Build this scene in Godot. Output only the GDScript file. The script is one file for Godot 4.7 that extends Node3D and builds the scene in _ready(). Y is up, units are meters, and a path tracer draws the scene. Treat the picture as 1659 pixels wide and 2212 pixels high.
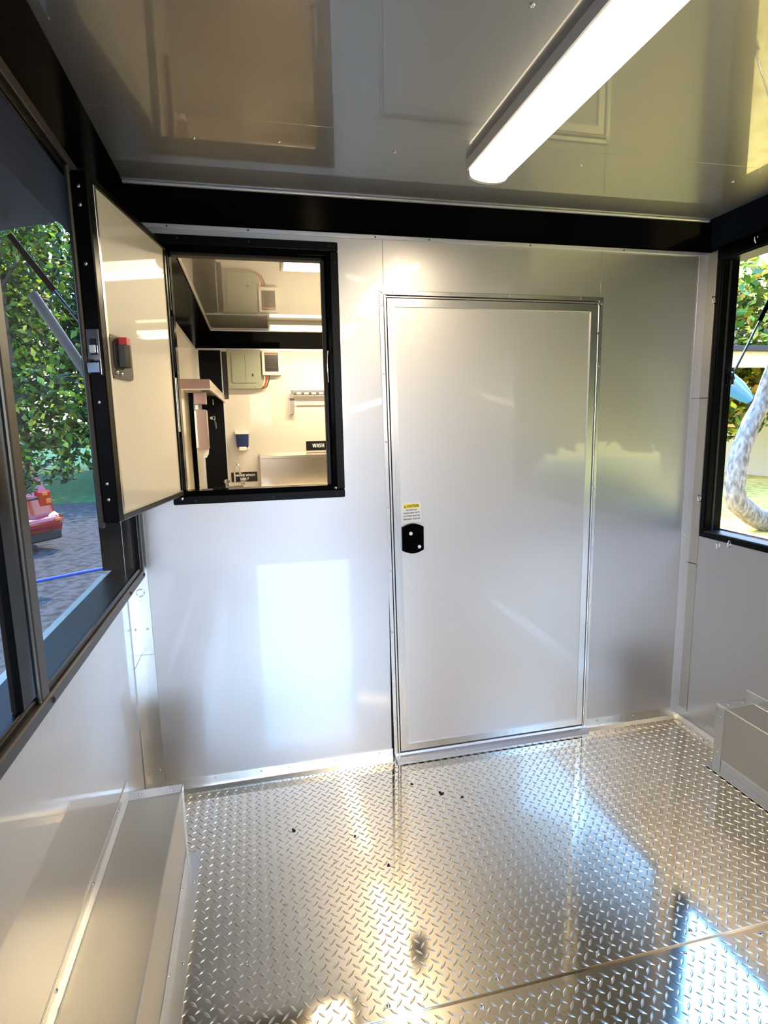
extends Node3D
# Interior of a white-grey concession trailer: y up, metres, back wall at z = 0, left wall at x = 0, floor at y = 0.

const W := 2.3
const H := 2.122
const COVE := 0.091
const BAND := 2.031
const REAR := 3.5
const KZ := -3.127
const KH := 2.167
const GY := -0.55

var M := {}
var used := {}
var rng := RandomNumberGenerator.new()

# ------------------------------------------------------------------ mesh building
class Mb:
	var v := PackedVector3Array()
	var n := PackedVector3Array()
	var c := PackedColorArray()
	var uv := PackedVector2Array()
	var col := Color.WHITE

	func tri(a: Vector3, b: Vector3, d: Vector3, na: Vector3, nb: Vector3, nd: Vector3) -> void:
		var g := (b - a).cross(d - a)
		if g.length_squared() < 1e-16:
			return
		if g.dot(na + nb + nd) > 0.0:
			v.append_array([a, d, b])
			n.append_array([na, nd, nb])
		else:
			v.append_array([a, b, d])
			n.append_array([na, nb, nd])
		c.append_array([col, col, col])

	func flat(pts: Array, away: Vector3) -> void:   # convex polygon whose normal points along «away»
		var nn: Vector3 = (pts[1] - pts[0]).cross(pts[2] - pts[0])
		if nn.length_squared() < 1e-18 and pts.size() > 3:
			nn = (pts[2] - pts[0]).cross(pts[3] - pts[0])
		nn = nn.normalized()
		if nn.dot(away) < 0.0:
			nn = -nn
		for i in range(1, pts.size() - 1):
			tri(pts[0], pts[i], pts[i + 1], nn, nn, nn)

	func bx(at: Vector3, size: Vector3, bev := 0.0015, b := Basis.IDENTITY) -> Mb:   # chamfered box
		var h := size * 0.5
		var e := minf(bev, minf(h.x, minf(h.y, h.z)) * 0.6)
		for ax in 3:
			var p := (ax + 1) % 3
			var q := (ax + 2) % 3
			for s in [-1.0, 1.0]:
				var face := []
				for k in [[-1, -1], [1, -1], [1, 1], [-1, 1]]:
					var t := Vector3()
					t[ax] = s * h[ax]
					t[p] = k[0] * (h[p] - e)
					t[q] = k[1] * (h[q] - e)
					face.append(at + b * t)
				var o := Vector3()
				o[ax] = s
				flat(face, b * o)
				if e <= 0.0:
					continue
				for s2 in [-1.0, 1.0]:   # chamfer between the faces ax and p
					var ed := []
					for k in [-1, 1]:
						for sw in [0, 1]:
							var t := Vector3()
							var first: bool = (sw == 0) == (k == -1)
							t[ax] = s * (h[ax] if first else h[ax] - e)
							t[p] = s2 * (h[p] - e if first else h[p])
							t[q] = k * (h[q] - e)
							ed.append(at + b * t)
					var o2 := Vector3()
					o2[ax] = s
					o2[p] = s2
					flat(ed, b * o2)
		if e > 0.0:
			for sx in [-1.0, 1.0]:
				for sy in [-1.0, 1.0]:
					for sz in [-1.0, 1.0]:
						var s := Vector3(sx, sy, sz)
						var cs := []
						for ax in 3:
							var t := (h - Vector3.ONE * e) * s
							t[ax] = s[ax] * h[ax]
							cs.append(at + b * t)
						flat(cs, b * s)
		return self

	func span(a: Vector3, d: Vector3, bev := 0.0015) -> Mb:   # box between two corners
		return bx((a + d) * 0.5, (d - a).abs(), bev)

	func ext(poly: PackedVector2Array, axis: int, a: float, d: float, smooth := false) -> Mb:   # polygon extruded along an axis: x takes (z, y), y takes (x, z), z takes (x, y)
		var put := func(p: Vector2, t: float) -> Vector3:
			return Vector3(t, p.y, p.x) if axis == 0 else Vector3(p.x, t, p.y) if axis == 1 else Vector3(p.x, p.y, t)
		var m := poly.size()
		var area := 0.0
		for i in m:
			area += poly[i].cross(poly[(i + 1) % m])
		var ns := []
		for i in m:
			var ed := poly[(i + 1) % m] - poly[i]
			ns.append((Vector2(ed.y, -ed.x) * signf(area)).normalized())
		for i in m:
			var p := poly[i]
			var q := poly[(i + 1) % m]
			var np: Vector2 = ns[i]
			var nq: Vector2 = ns[i]
			if smooth:
				np = (ns[i] + ns[(i + m - 1) % m]).normalized()
				nq = (ns[i] + ns[(i + 1) % m]).normalized()
			var n1: Vector3 = put.call(np, 0.0)
			var n2: Vector3 = put.call(nq, 0.0)
			tri(put.call(p, a), put.call(q, a), put.call(q, d), n1, n2, n2)
			tri(put.call(p, a), put.call(q, d), put.call(p, d), n1, n2, n1)
		var up: Vector3 = put.call(Vector2.ZERO, 1.0)
		var ids := Geometry2D.triangulate_polygon(poly)
		for i in range(0, ids.size(), 3):
			for s in [[a, -signf(d - a)], [d, signf(d - a)]]:
				tri(put.call(poly[ids[i]], s[0]), put.call(poly[ids[i + 1]], s[0]), put.call(poly[ids[i + 2]], s[0]), up * s[1], up * s[1], up * s[1])
		return self

	func tube(path: Array, r: Variant, sides := 10, caps := true) -> Mb:
		var rings := []
		var side := Vector3.ZERO
		var count := path.size()
		var dirs := []
		for i in count:
			var t: Vector3 = (path[mini(i + 1, count - 1)] - path[maxi(i - 1, 0)]).normalized()
			dirs.append(t)
			if side == Vector3.ZERO:
				side = t.cross(Vector3.UP if absf(t.y) < 0.9 else Vector3.RIGHT).normalized()
			side = (side - t * side.dot(t)).normalized()
			var o := t.cross(side)
			var ring := []
			for k in sides:
				var an := TAU * k / sides
				ring.append(side * cos(an) + o * sin(an))
			rings.append(ring)
		for i in count - 1:
			var r0: float = r[i] if r is Array else r
			var r1: float = r[i + 1] if r is Array else r
			for k in sides:
				var k2 := (k + 1) % sides
				var a: Vector3 = path[i] + rings[i][k] * r0
				var b: Vector3 = path[i] + rings[i][k2] * r0
				var d: Vector3 = path[i + 1] + rings[i + 1][k2] * r1
				var e: Vector3 = path[i + 1] + rings[i + 1][k] * r1
				tri(a, b, d, rings[i][k], rings[i][k2], rings[i + 1][k2])
				tri(a, d, e, rings[i][k], rings[i + 1][k2], rings[i + 1][k])
		if caps:
			for s in [[0, -1.0], [count - 1, 1.0]]:
				var i: int = s[0]
				var rr: float = r[i] if r is Array else r
				var ps := []
				for k in sides:
					ps.append(path[i] + rings[i][k] * rr)
				flat(ps, dirs[i] * s[1])
		return self

	func lathe(prof: Array, at := Vector3.ZERO, b := Basis.IDENTITY, sides := 16) -> Mb:   # prof: Vector2(radius, height) from bottom to top, about the basis' y
		for i in prof.size() - 1:
			var p: Vector2 = prof[i]
			var q: Vector2 = prof[i + 1]
			var sl := Vector2(q.y - p.y, p.x - q.x).normalized()
			for k in sides:
				var a0 := TAU * k / sides
				var a1 := TAU * (k + 1) / sides
				var u0 := Vector3(cos(a0), 0, sin(a0))
				var u1 := Vector3(cos(a1), 0, sin(a1))
				var n0 := b * (u0 * sl.x + Vector3.UP * sl.y)
				var n1 := b * (u1 * sl.x + Vector3.UP * sl.y)
				var A := at + b * (u0 * p.x + Vector3.UP * p.y)
				var B := at + b * (u1 * p.x + Vector3.UP * p.y)
				var C := at + b * (u1 * q.x + Vector3.UP * q.y)
				var D := at + b * (u0 * q.x + Vector3.UP * q.y)
				tri(A, B, C, n0, n1, n1)
				tri(A, C, D, n0, n1, n0)
		return self

	func mesh(colors := false) -> ArrayMesh:
		var a := []
		a.resize(Mesh.ARRAY_MAX)
		a[Mesh.ARRAY_VERTEX] = v
		a[Mesh.ARRAY_NORMAL] = n
		if colors:
			a[Mesh.ARRAY_COLOR] = c
		if uv.size() == v.size():
			a[Mesh.ARRAY_TEX_UV] = uv
		var m := ArrayMesh.new()
		m.add_surface_from_arrays(Mesh.PRIMITIVE_TRIANGLES, a)
		return m


func numbered(parent: Node, called: String) -> String:
	var key := str(parent.get_instance_id()) + called
	var k: int = used.get(key, 0)
	used[key] = k + 1
	return called if k == 0 else "%s_%03d" % [called, k]


func thing(called: String, label: String, category: String, at := Vector3.ZERO, group := "") -> Node3D:
	var o := Node3D.new()
	o.name = numbered(self, called)
	add_child(o, true)
	o.position = at
	return tag(o, label, category, group)


func tag(o: Node3D, label: String, category: String, group := "") -> Node3D:
	o.set_meta("label", label)
	o.set_meta("category", category)
	if group:
		o.set_meta("group", group)
	return o


func setting(called: String, at := Vector3.ZERO) -> Node3D:
	var o := Node3D.new()
	o.name = numbered(self, called)
	add_child(o, true)
	o.position = at
	o.set_meta("kind", "structure")
	return o


func put(called: String, mesh: Mesh, mat: Material, parent: Node = self, at := Vector3.ZERO) -> MeshInstance3D:
	var o := MeshInstance3D.new()
	o.name = numbered(parent, called)
	o.mesh = mesh
	o.material_override = mat
	o.position = at
	parent.add_child(o, true)
	return o


func obj(called: String, mb: Mb, mat: Material, parent: Node = self) -> MeshInstance3D:
	return put(called, mb.mesh(), mat, parent)


func box(called: String, a: Vector3, d: Vector3, mat: Material, parent: Node = self, bev := 0.0015) -> MeshInstance3D:
	return obj(called, Mb.new().span(a, d, bev), mat, parent)


func struct(o: Node3D) -> Node3D:
	o.set_meta("kind", "structure")
	return o


func copies(called: String, mesh: Mesh, mat: Material, where: Array, colors: Array, parent: Node) -> MultiMeshInstance3D:
	var mm := MultiMesh.new()
	mm.transform_format = MultiMesh.TRANSFORM_3D
	mm.use_colors = colors.size() > 0
	mm.mesh = mesh
	mm.instance_count = where.size()
	for i in where.size():
		mm.set_instance_transform(i, where[i])
		if colors.size():
			mm.set_instance_color(i, colors[i])
	var o := MultiMeshInstance3D.new()
	o.name = numbered(parent, called)
	o.multimesh = mm
	o.material_override = mat
	parent.add_child(o, true)
	o.set_meta("kind", "stuff")
	return o


func text(called: String, s: String, height: float, at: Vector3, mat: Material, parent: Node, squeeze := 1.0) -> MeshInstance3D:
	var f := SystemFont.new()
	f.font_names = PackedStringArray(["Droid Sans"])
	f.font_weight = 700
	var t := TextMesh.new()
	t.font = f
	t.text = s
	t.font_size = 32
	t.pixel_size = height / 23.0
	t.depth = 0.0006
	var o := put(called, t, mat, parent, at)
	o.scale = Vector3(squeeze, 1, 1)
	return o


func srgb(r: float, g: float, b: float) -> Color:
	return Color(r / 255.0, g / 255.0, b / 255.0)


func mat(called: String, col: Color, rough := 0.5, metal := 0.0, coat := 0.0) -> StandardMaterial3D:
	var m := StandardMaterial3D.new()
	m.resource_name = called
	m.albedo_color = col
	m.roughness = rough
	m.metallic = metal
	if coat > 0.0:
		m.clearcoat_enabled = true
		m.clearcoat = coat
		m.clearcoat_roughness = 0.03
	M[called] = m
	return m


func noise_tex(freq: float, oct: int, size: int, ramp: Gradient = null, as_normal := false, strength := 1.0, sd := 1) -> NoiseTexture2D:
	var nz := FastNoiseLite.new()
	nz.seed = sd
	nz.noise_type = FastNoiseLite.TYPE_SIMPLEX_SMOOTH
	nz.frequency = freq
	nz.fractal_octaves = oct
	var t := NoiseTexture2D.new()
	t.width = size
	t.height = size
	t.seamless = true
	t.noise = nz
	if ramp:
		t.color_ramp = ramp
	t.as_normal_map = as_normal
	t.bump_strength = strength
	return t


func ramp(cols: Array) -> Gradient:
	var g := Gradient.new()
	var offs := PackedFloat32Array()
	var cs := PackedColorArray()
	for i in cols.size():
		offs.append(float(i) / (cols.size() - 1))
		cs.append(cols[i])
	g.offsets = offs
	g.colors = cs
	return g


func wavy(m: StandardMaterial3D, scale: float, amount: float, sd: int) -> void:   # slight oil-canning of sheet metal
	m.normal_enabled = true
	m.normal_texture = noise_tex(0.012, 2, 256, null, true, 6.0, sd)
	m.normal_scale = amount
	m.uv1_triplanar = true
	m.uv1_world_triplanar = true
	m.uv1_scale = Vector3.ONE * scale


func make_materials() -> void:
	wavy(mat("wall", srgb(208, 204, 200), 0.4, 0.86, 1.0), 0.55, 0.05, 3)
	wavy(mat("ceiling", srgb(145, 142, 138), 0.34, 0.6, 1.0), 0.5, 0.06, 7)
	mat("door_panel", srgb(224, 218, 211), 0.42, 0.82, 0.9)
	mat("kitchen_wall", srgb(214, 208, 198), 0.4, 0.0, 0.3)
	mat("rear_wall", srgb(238, 231, 220), 0.5)
	mat("hatch_panel", srgb(238, 226, 202), 0.5, 0.0, 1.0)
	mat("black_gloss", srgb(7, 7, 8), 0.1).metallic_specular = 0.08
	mat("black_frame", srgb(6, 6, 6), 0.3).metallic_specular = 0.25
	mat("dark_frame", srgb(62, 58, 54), 0.4, 0.2)
	mat("aluminium", srgb(230, 228, 224), 0.27, 1.0)
	mat("bright_trim", srgb(226, 224, 226), 0.3, 0.6)
	mat("plate", srgb(242, 230, 210), 0.09, 1.0)
	mat("lug", srgb(230, 223, 210), 0.3, 1.0)
	mat("galvanised", srgb(196, 190, 177), 0.32, 0.75)
	mat("chrome", srgb(235, 235, 238), 0.08, 1.0)
	mat("stainless", srgb(236, 229, 216), 0.27, 1.0)
	mat("steel_screw", srgb(210, 210, 212), 0.25, 1.0)
	mat("dark_screw", srgb(14, 14, 15), 0.4)
	mat("rubber", srgb(18, 18, 19), 0.6)
	mat("paper", srgb(238, 234, 226), 0.9)
	mat("sticker_yellow", srgb(250, 222, 30), 0.5)
	mat("print_black", srgb(28, 24, 22), 0.6)
	mat("print_white", srgb(240, 240, 238), 0.5)
	mat("sign_black", srgb(10, 10, 10), 0.35)
	mat("panel_grey", srgb(150, 154, 136), 0.45)
	mat("box_white", srgb(222, 220, 208), 0.45)
	mat("soap_blue", srgb(18, 34, 84), 0.12)
	mat("soap_white", srgb(236, 232, 222), 0.3)
	mat("red_plastic", srgb(205, 24, 20), 0.35)
	mat("wire_red", srgb(214, 50, 34), 0.5)
	mat("wire_green", srgb(34, 84, 44), 0.5)
	mat("wire_white", srgb(220, 200, 180), 0.5)
	mat("hinge_dark", srgb(70, 66, 62), 0.4, 0.5)
	mat("screen_print", srgb(44, 36, 32), 0.3)
	mat("copper_print", srgb(196, 126, 86), 0.4)
	mat("brass_line", srgb(110, 88, 66), 0.5)
	mat("towel_case", srgb(168, 140, 128), 0.22, 0.85)
	mat("body_white", srgb(236, 234, 228), 0.4)
	mat("car_red", srgb(168, 24, 20), 0.2, 0.1, 1.0)
	mat("car_dark", srgb(34, 34, 38), 0.5)
	mat("lamp_red", srgb(190, 30, 14), 0.15)
	mat("lamp_amber", srgb(240, 130, 40), 0.15)
	mat("plate_blue", srgb(196, 214, 230), 0.4)
	mat("tyre", srgb(22, 22, 24), 0.8)
	mat("hose_blue", srgb(46, 86, 190), 0.4)
	mat("canoe_blue", srgb(70, 140, 235), 0.25)
	mat("canoe_dark", srgb(34, 40, 80), 0.4)
	mat("fascia", srgb(58, 48, 40), 0.7)
	mat("tan_board", srgb(226, 206, 160), 0.7)
	mat("siding", srgb(226, 212, 186), 0.7)
	mat("debris", srgb(46, 38, 28), 0.9)
	mat("awning", srgb(84, 79, 74), 0.4, 0.2)
	var g := mat("screen", Color(0.13, 0.13, 0.135, 0.42), 0.9)
	g.transparency = BaseMaterial3D.TRANSPARENCY_ALPHA
	var cl := mat("clear_plastic", Color(0.9, 0.9, 0.9, 0.14), 0.1)
	cl.transparency = BaseMaterial3D.TRANSPARENCY_ALPHA
	var cr := mat("crystal", Color(0.95, 0.95, 0.95, 0.1), 0.05)
	cr.refraction_enabled = true
	cr.refraction_scale = 0.05
	var d := mat("diffuser", Color(1, 1, 1), 0.4)
	d.emission_enabled = true
	d.emission = Color(1.0, 0.93, 0.78)
	d.emission_energy_multiplier = 4.5
	var bark := mat("bark", Color.WHITE, 0.95)
	bark.albedo_texture = noise_tex(0.02, 4, 256, ramp([srgb(74, 66, 60), srgb(140, 130, 122), srgb(186, 178, 170)]), false, 1.0, 21)
	bark.uv1_triplanar = true
	bark.uv1_scale = Vector3(3.0, 1.1, 3.0)
	bark.heightmap_enabled = false
	var bk := mat("bark_dark", srgb(92, 76, 62), 0.95)
	bk.uv1_triplanar = true
	var leaf := mat("leaf", Color.WHITE, 0.6)
	leaf.vertex_color_use_as_albedo = true
	leaf.backlight_enabled = true
	leaf.backlight = Color(0.8, 0.85, 0.3)
	leaf.cull_mode = BaseMaterial3D.CULL_DISABLED
	var gr := mat("gravel", Color.WHITE, 0.95)
	gr.albedo_texture = noise_tex(0.03, 5, 512, ramp([srgb(30, 29, 27), srgb(58, 56, 54), srgb(88, 86, 87), srgb(50, 50, 42)]), false, 1.0, 31)
	gr.uv1_triplanar = true
	gr.uv1_world_triplanar = true
	gr.uv1_scale = Vector3(0.35, 0.35, 0.35)
	var yl := mat("dry_grass", Color.WHITE, 0.95)
	yl.albedo_texture = noise_tex(0.02, 5, 512, ramp([srgb(158, 118, 48), srgb(214, 170, 70), srgb(234, 196, 96), srgb(180, 148, 64)]), false, 1.0, 33)
	yl.uv1_triplanar = true
	yl.uv1_world_triplanar = true
	yl.uv1_scale = Vector3(0.3, 0.3, 0.3)
	var lw := mat("lawn", Color.WHITE, 0.95)
	lw.albedo_texture = noise_tex(0.03, 4, 256, ramp([srgb(30, 74, 40), srgb(58, 118, 66), srgb(84, 140, 76)]), false, 1.0, 35)
	lw.uv1_triplanar = true
	lw.uv1_world_triplanar = true
	lw.uv1_scale = Vector3(0.4, 0.4, 0.4)


# ------------------------------------------------------------------ small repeated pieces
var screw_mesh: ArrayMesh

func screw(parent: Node, at: Vector3, facing: Vector3, r := 0.005, m := "steel_screw") -> void:
	if screw_mesh == null:
		screw_mesh = Mb.new().lathe([Vector2(1, 0), Vector2(0.95, 0.25), Vector2(0.7, 0.5), Vector2(0.35, 0.62), Vector2(0, 0.65)], Vector3.ZERO, Basis.IDENTITY, 8).mesh()
	var o := put("screw", screw_mesh, M[m], parent, at)
	var up := facing.normalized()
	var x := up.cross(Vector3(0.31, 0.45, 0.83)).normalized()
	o.basis = Basis(x, up, x.cross(up)).scaled(Vector3.ONE * r)


func rrect(x0: float, y0: float, x1: float, y1: float, r: float, k := 4) -> PackedVector2Array:
	var p := PackedVector2Array()
	for q in [[x1 - r, y0 + r, -PI / 2], [x1 - r, y1 - r, 0.0], [x0 + r, y1 - r, PI / 2], [x0 + r, y0 + r, PI]]:
		for i in k + 1:
			var a: float = q[2] + PI / 2 * i / k
			p.append(Vector2(q[0] + cos(a) * r, q[1] + sin(a) * r))
	return p


func area_light(called: String, at: Vector3, size: Vector2, energy: float, col: Color, rot: Vector3) -> void:
	var l := AreaLight3D.new()
	l.name = called
	l.area_size = size
	l.light_energy = energy
	l.light_color = col
	l.area_range = 12.0
	l.area_attenuation = 2.0
	l.shadow_enabled = true
	l.position = at
	l.rotation = rot
	add_child(l, true)


# ------------------------------------------------------------------ main
func _ready() -> void:
	rng.seed = 77
	make_materials()
	make_camera()
	make_light()
	make_shell()
	make_kitchen_shell()
	make_trims()
	make_door()
	make_pass_through()
	make_left_window()
	make_right_window()
	make_tube_lights()
	make_wheel_wells()
	make_kitchen()
	make_outside()
	make_debris()


func make_camera() -> void:
	var cam := Camera3D.new()
	cam.name = "camera"
	cam.basis = Basis(Vector3(0.9745078677, -0.0195962618, 0.2234958670), Vector3(0.0538467307, 0.9874898181, -0.1482038759), Vector3(-0.2177956510, 0.1564603648, 0.9633717914))
	cam.position = Vector3(0.44009, 1.37302, 2.09419)
	cam.fov = 84.274
	cam.near = 0.02
	cam.far = 200.0
	add_child(cam)
	cam.current = true


func make_light() -> void:
	var sm := ProceduralSkyMaterial.new()
	sm.sky_top_color = srgb(104, 166, 236)
	sm.sky_horizon_color = srgb(228, 229, 232)
	sm.sky_curve = 0.2
	sm.ground_bottom_color = srgb(90, 88, 80)
	sm.ground_horizon_color = srgb(150, 150, 150)
	sm.sky_energy_multiplier = 3.1
	var sky := Sky.new()
	sky.sky_material = sm
	var env := Environment.new()
	env.background_mode = Environment.BG_SKY
	env.sky = sky
	env.tonemap_mode = Environment.TONE_MAPPER_LINEAR
	env.tonemap_exposure = 1.15
	env.sdfgi_enabled = true
	env.ssao_enabled = true
	env.ssil_enabled = true
	var we := WorldEnvironment.new()
	we.name = "world_environment"
	we.environment = env
	add_child(we)
	var sun := DirectionalLight3D.new()
	sun.name = "sun"
	sun.light_energy = 3.8
	sun.light_color = Color(1.0, 0.93, 0.8)
	sun.light_angular_distance = 0.6
	sun.sky_mode = DirectionalLight3D.SKY_MODE_LIGHT_ONLY
	sun.shadow_enabled = true
	add_child(sun)
	sun.look_at_from_position(Vector3(0.4, 9, -8), Vector3.ZERO)
	var warm := Color(1.0, 0.93, 0.8)
	var down := Vector3(-PI / 2, 0, 0)
	area_light("tube_light_glow", Vector3(1.152, 2.052, 1.02), Vector2(0.1, 1.18), 0.75, warm, down)
	area_light("tube_light_glow", Vector3(1.152, 2.052, 2.56), Vector2(0.1, 1.18), 0.75, warm, down)
	area_light("light_bar_glow", Vector3(1.61, 1.56, REAR - 0.05), Vector2(0.5, 0.05), 0.12, warm, Vector3(0, 0, deg_to_rad(16.0)))
	warm = Color(1.0, 0.92, 0.77)
	area_light("kitchen_tube_glow", Vector3(1.21, 2.09, -0.8), Vector2(1.16, 0.12), 2.6, warm, down)
	area_light("kitchen_tube_glow", Vector3(1.2, 2.09, -2.62), Vector2(1.16, 0.1), 2.6, warm, down)


# ------------------------------------------------------------------ room shell
func make_shell() -> void:
	# floor: two sheets of diamond plate lapped at z = 1.0, with the raised lugs as geometry
	var fl := setting("floor")
	box("floor_deck", Vector3(-0.05, -0.12, KZ - 0.05), Vector3(W + 0.05, -0.009, REAR), M.galvanised, fl)
	box("floor_plate", Vector3(0, -0.005, -0.05), Vector3(W, 0, 1.0), M.plate, fl, 0.002)
	box("floor_plate", Vector3(0, -0.009, 0.99), Vector3(W, -0.005, REAR), M.plate, fl, 0.001)
	box("floor_plate", Vector3(0, -0.004, KZ), Vector3(W, 0, -0.05), M.plate, fl, 0.0005)
	var lb := Mb.new()
	var base := [Vector3(-0.0145, 0, 0), Vector3(-0.004, 0, 0.0034), Vector3(0.004, 0, 0.0034), Vector3(0.0145, 0, 0), Vector3(0.004, 0, -0.0034), Vector3(-0.004, 0, -0.0034)]
	var top := []
	for p in base:
		top.append(Vector3(p.x * 0.62, 0.0017, p.z * 0.5))
	for i in 6:
		var j := (i + 1) % 6
		lb.flat([base[i], base[j], top[j], top[i]], (base[i] + base[j]) * 0.5 + Vector3(0, 0.003, 0))
	lb.flat(top, Vector3.UP)
	var lug := lb.mesh()
	var cells := []
	var pitch := 0.0332
	for j in int(REAR / pitch) + 1:
		for i in int(W / pitch) + 1:
			for k in 2:
				var p := Vector3((i + 0.5 * k + 0.3) * pitch, 0, (j + 0.5 * k + 0.3) * pitch)
				if p.x > W - 0.01 or p.z > REAR - 0.01 or p.z < 0.012 or p.x < 0.01:
					continue
				if p.z > 0.36 and p.z < 2.62 and (p.x < 0.19 or p.x > W - 0.16):
					continue
				if absf(p.z - 1.0) < 0.008:
					continue
				p.y = -0.005 if p.z > 1.0 else 0.0
				cells.append(Transform3D(Basis(Vector3.UP, PI * 0.25 + k * PI * 0.5), p))
	# the lugs nearest to the camera are parts of their own, the rest one part
	cells.sort_custom(func(a: Transform3D, b: Transform3D) -> bool: return absf(a.origin.z - 1.12) + absf(a.origin.x - 1.15) * 0.08 < absf(b.origin.z - 1.12) + absf(b.origin.x - 1.15) * 0.08)
	for i in 296:
		var o := put("tread_lug", lug, M.lug, fl)
		o.transform = cells[i]
	copies("tread_lugs", lug, M.lug, cells.slice(296), [], fl)
	for x in [0.35, 0.62, 0.9, 1.18, 1.46, 1.7, 1.95]:
		screw(fl, Vector3(x, -0.005, 1.022), Vector3.UP, 0.006)
		screw(fl, Vector3(x + 0.06, 0, 0.972), Vector3.UP, 0.006)
	for p in [[0.62, 0.5], [0.46, 0.62], [0.35, 0.78], [1.5, 0.62], [1.74, 0.92], [1.8, 0.86]]:
		screw(fl, Vector3(p[0], 0, p[1]), Vector3.UP, 0.005)

	# ceiling of three sheets
	var ce := setting("ceiling")
	box("ceiling_deck", Vector3(-0.05, H + 0.004, -0.05), Vector3(W + 0.05, H + 0.1, REAR + 0.05), M.galvanised, ce)
	box("ceiling_panel", Vector3(0, H, 0), Vector3(W, H + 0.004, 0.52), M.ceiling, ce, 0.0005)
	box("ceiling_panel", Vector3(0, H, 0.5204), Vector3(W, H + 0.004, 1.84), M.ceiling, ce, 0.0005)
	box("ceiling_panel", Vector3(0, H, 1.841), Vector3(W, H + 0.004, REAR), M.ceiling, ce, 0.0005)
	for p in [[0.87, 0.42], [0.98, 1.02], [1.44, 0.44], [1.9, 0.98], [0.33, 0.40], [0.55, 0.42], [2.0, 0.42]]:
		screw(ce, Vector3(p[0], H, p[1]), Vector3.DOWN, 0.0055, "steel_screw")

	# back wall: three panels with hairline seams, a hatch opening and a door opening
	var wb := setting("wall_back")
	var m: Material = M.wall
	var pl := Mb.new()
	pl.span(Vector3(0, 0, -0.05), Vector3(0.18, H, 0), 0.0)
	pl.span(Vector3(0.74, 0, -0.05), Vector3(0.9265, H, 0), 0.0)
	pl.span(Vector3(0.18, 0, -0.05), Vector3(0.74, 1.125, 0), 0.0)
	pl.span(Vector3(0.18, 1.975, -0.05), Vector3(0.74, H, 0), 0.0)
	obj("wall_panel", pl, m, wb)
	box("wall_panel", Vector3(0.9275, 1.83, -0.05), Vector3(1.8075, H, 0), m, wb, 0.0005)
	box("wall_panel", Vector3(1.8085, 0, -0.05), Vector3(W, H, 0), m, wb, 0.0005)
	box("wall_core", Vector3(0.92, 1.84, -0.045), Vector3(1.82, H, -0.006), M.black_frame, wb)

	# left wall with the long serving window opening
	var wl := setting("wall_left")
	box("wall_panel", Vector3(-0.05, 0, 0), Vector3(0, 0.875, REAR), m, wl, 0.0)
	box("wall_panel", Vector3(-0.05, 0.875, 0), Vector3(0, 1.99, 0.075), m, wl, 0.0)
	box("wall_panel", Vector3(-0.05, 0.875, 2.55), Vector3(0, 1.99, REAR), m, wl, 0.0)
	box("wall_panel", Vector3(-0.05, 1.99, 0), Vector3(0, H, REAR), M.black_gloss, wl, 0.0)
	# right wall with the other window opening
	var wr := setting("wall_right")
	box("wall_panel", Vector3(W, 0, 0), Vector3(W + 0.05, 0.875, REAR), m, wr, 0.0)
	box("wall_panel", Vector3(W, 0.875, 0), Vector3(W + 0.05, 2.0, 0.078), m, wr, 0.0)
	box("wall_panel", Vector3(W, 0.875, 1.75), Vector3(W + 0.05, 2.0, REAR), m, wr, 0.0)
	box("wall_panel", Vector3(W, 2.0, 0), Vector3(W + 0.05, H, REAR), M.black_gloss, wr, 0.0)
	# rear wall with its open doorway, behind the camera
	var wq := setting("wall_rear")
	box("wall_panel", Vector3(-0.05, 0, REAR), Vector3(0.4, H, REAR + 0.05), M.rear_wall, wq, 0.0)
	box("wall_panel", Vector3(1.33, 0, REAR), Vector3(W + 0.05, H, REAR + 0.05), M.rear_wall, wq, 0.0)
	box("wall_panel", Vector3(0.4, 2.0, REAR), Vector3(1.33, H, REAR + 0.05), M.rear_wall, wq, 0.0)


func make_kitchen_shell() -> void:
	var m: Material = M.kitchen_wall
	var a := setting("wall_far")
	box("wall_panel", Vector3(-0.05, 0, KZ - 0.05), Vector3(W + 0.05, KH, KZ), m, a, 0.0)
	var b := setting("wall_kitchen_left")
	box("wall_panel", Vector3(-0.05, 0, KZ), Vector3(0, KH, -0.05), m, b, 0.0)
	box("seam_strip", Vector3(0, 2.0, KZ), Vector3(0.004, 2.012, -0.3), M.bright_trim, b)
	var c := setting("wall_kitchen_right")
	box("wall_panel", Vector3(W, 0, KZ), Vector3(W + 0.05, KH, -0.05), m, c, 0.0)
	var d := setting("ceiling")
	box("ceiling_panel", Vector3(-0.05, KH, KZ - 0.05), Vector3(W + 0.05, KH + 0.06, -0.05), M.ceiling, d, 0.0)
	box("ceiling_edge", Vector3(0.137, KH - 0.012, KZ + 0.125), Vector3(W - 0.137, KH, KZ + 0.137), M.bright_trim, d)
	box("ceiling_edge", Vector3(0.137, KH - 0.012, KZ + 0.137), Vector3(0.149, KH, -0.05), M.bright_trim, d)
	var t := setting("trim_1")
	var k := 0.137
	obj("cove", Mb.new().ext(PackedVector2Array([Vector2(KZ, 2.03), Vector2(KZ + k, KH), Vector2(KZ, KH)]), 0, 0.0, W), M.black_gloss, t)
	obj("cove", Mb.new().ext(PackedVector2Array([Vector2(0, 2.03), Vector2(k, KH), Vector2(0, KH)]), 2, KZ, -0.05), M.black_gloss, t)
	box("edge_strip", Vector3(0.01, 2.012, KZ), Vector3(W, 2.03, KZ + 0.008), M.bright_trim, t)
	box("corner_strip", Vector3(0, 0.8, KZ), Vector3(0.02, 2.02, KZ + 0.012), M.bright_trim, t)


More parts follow.
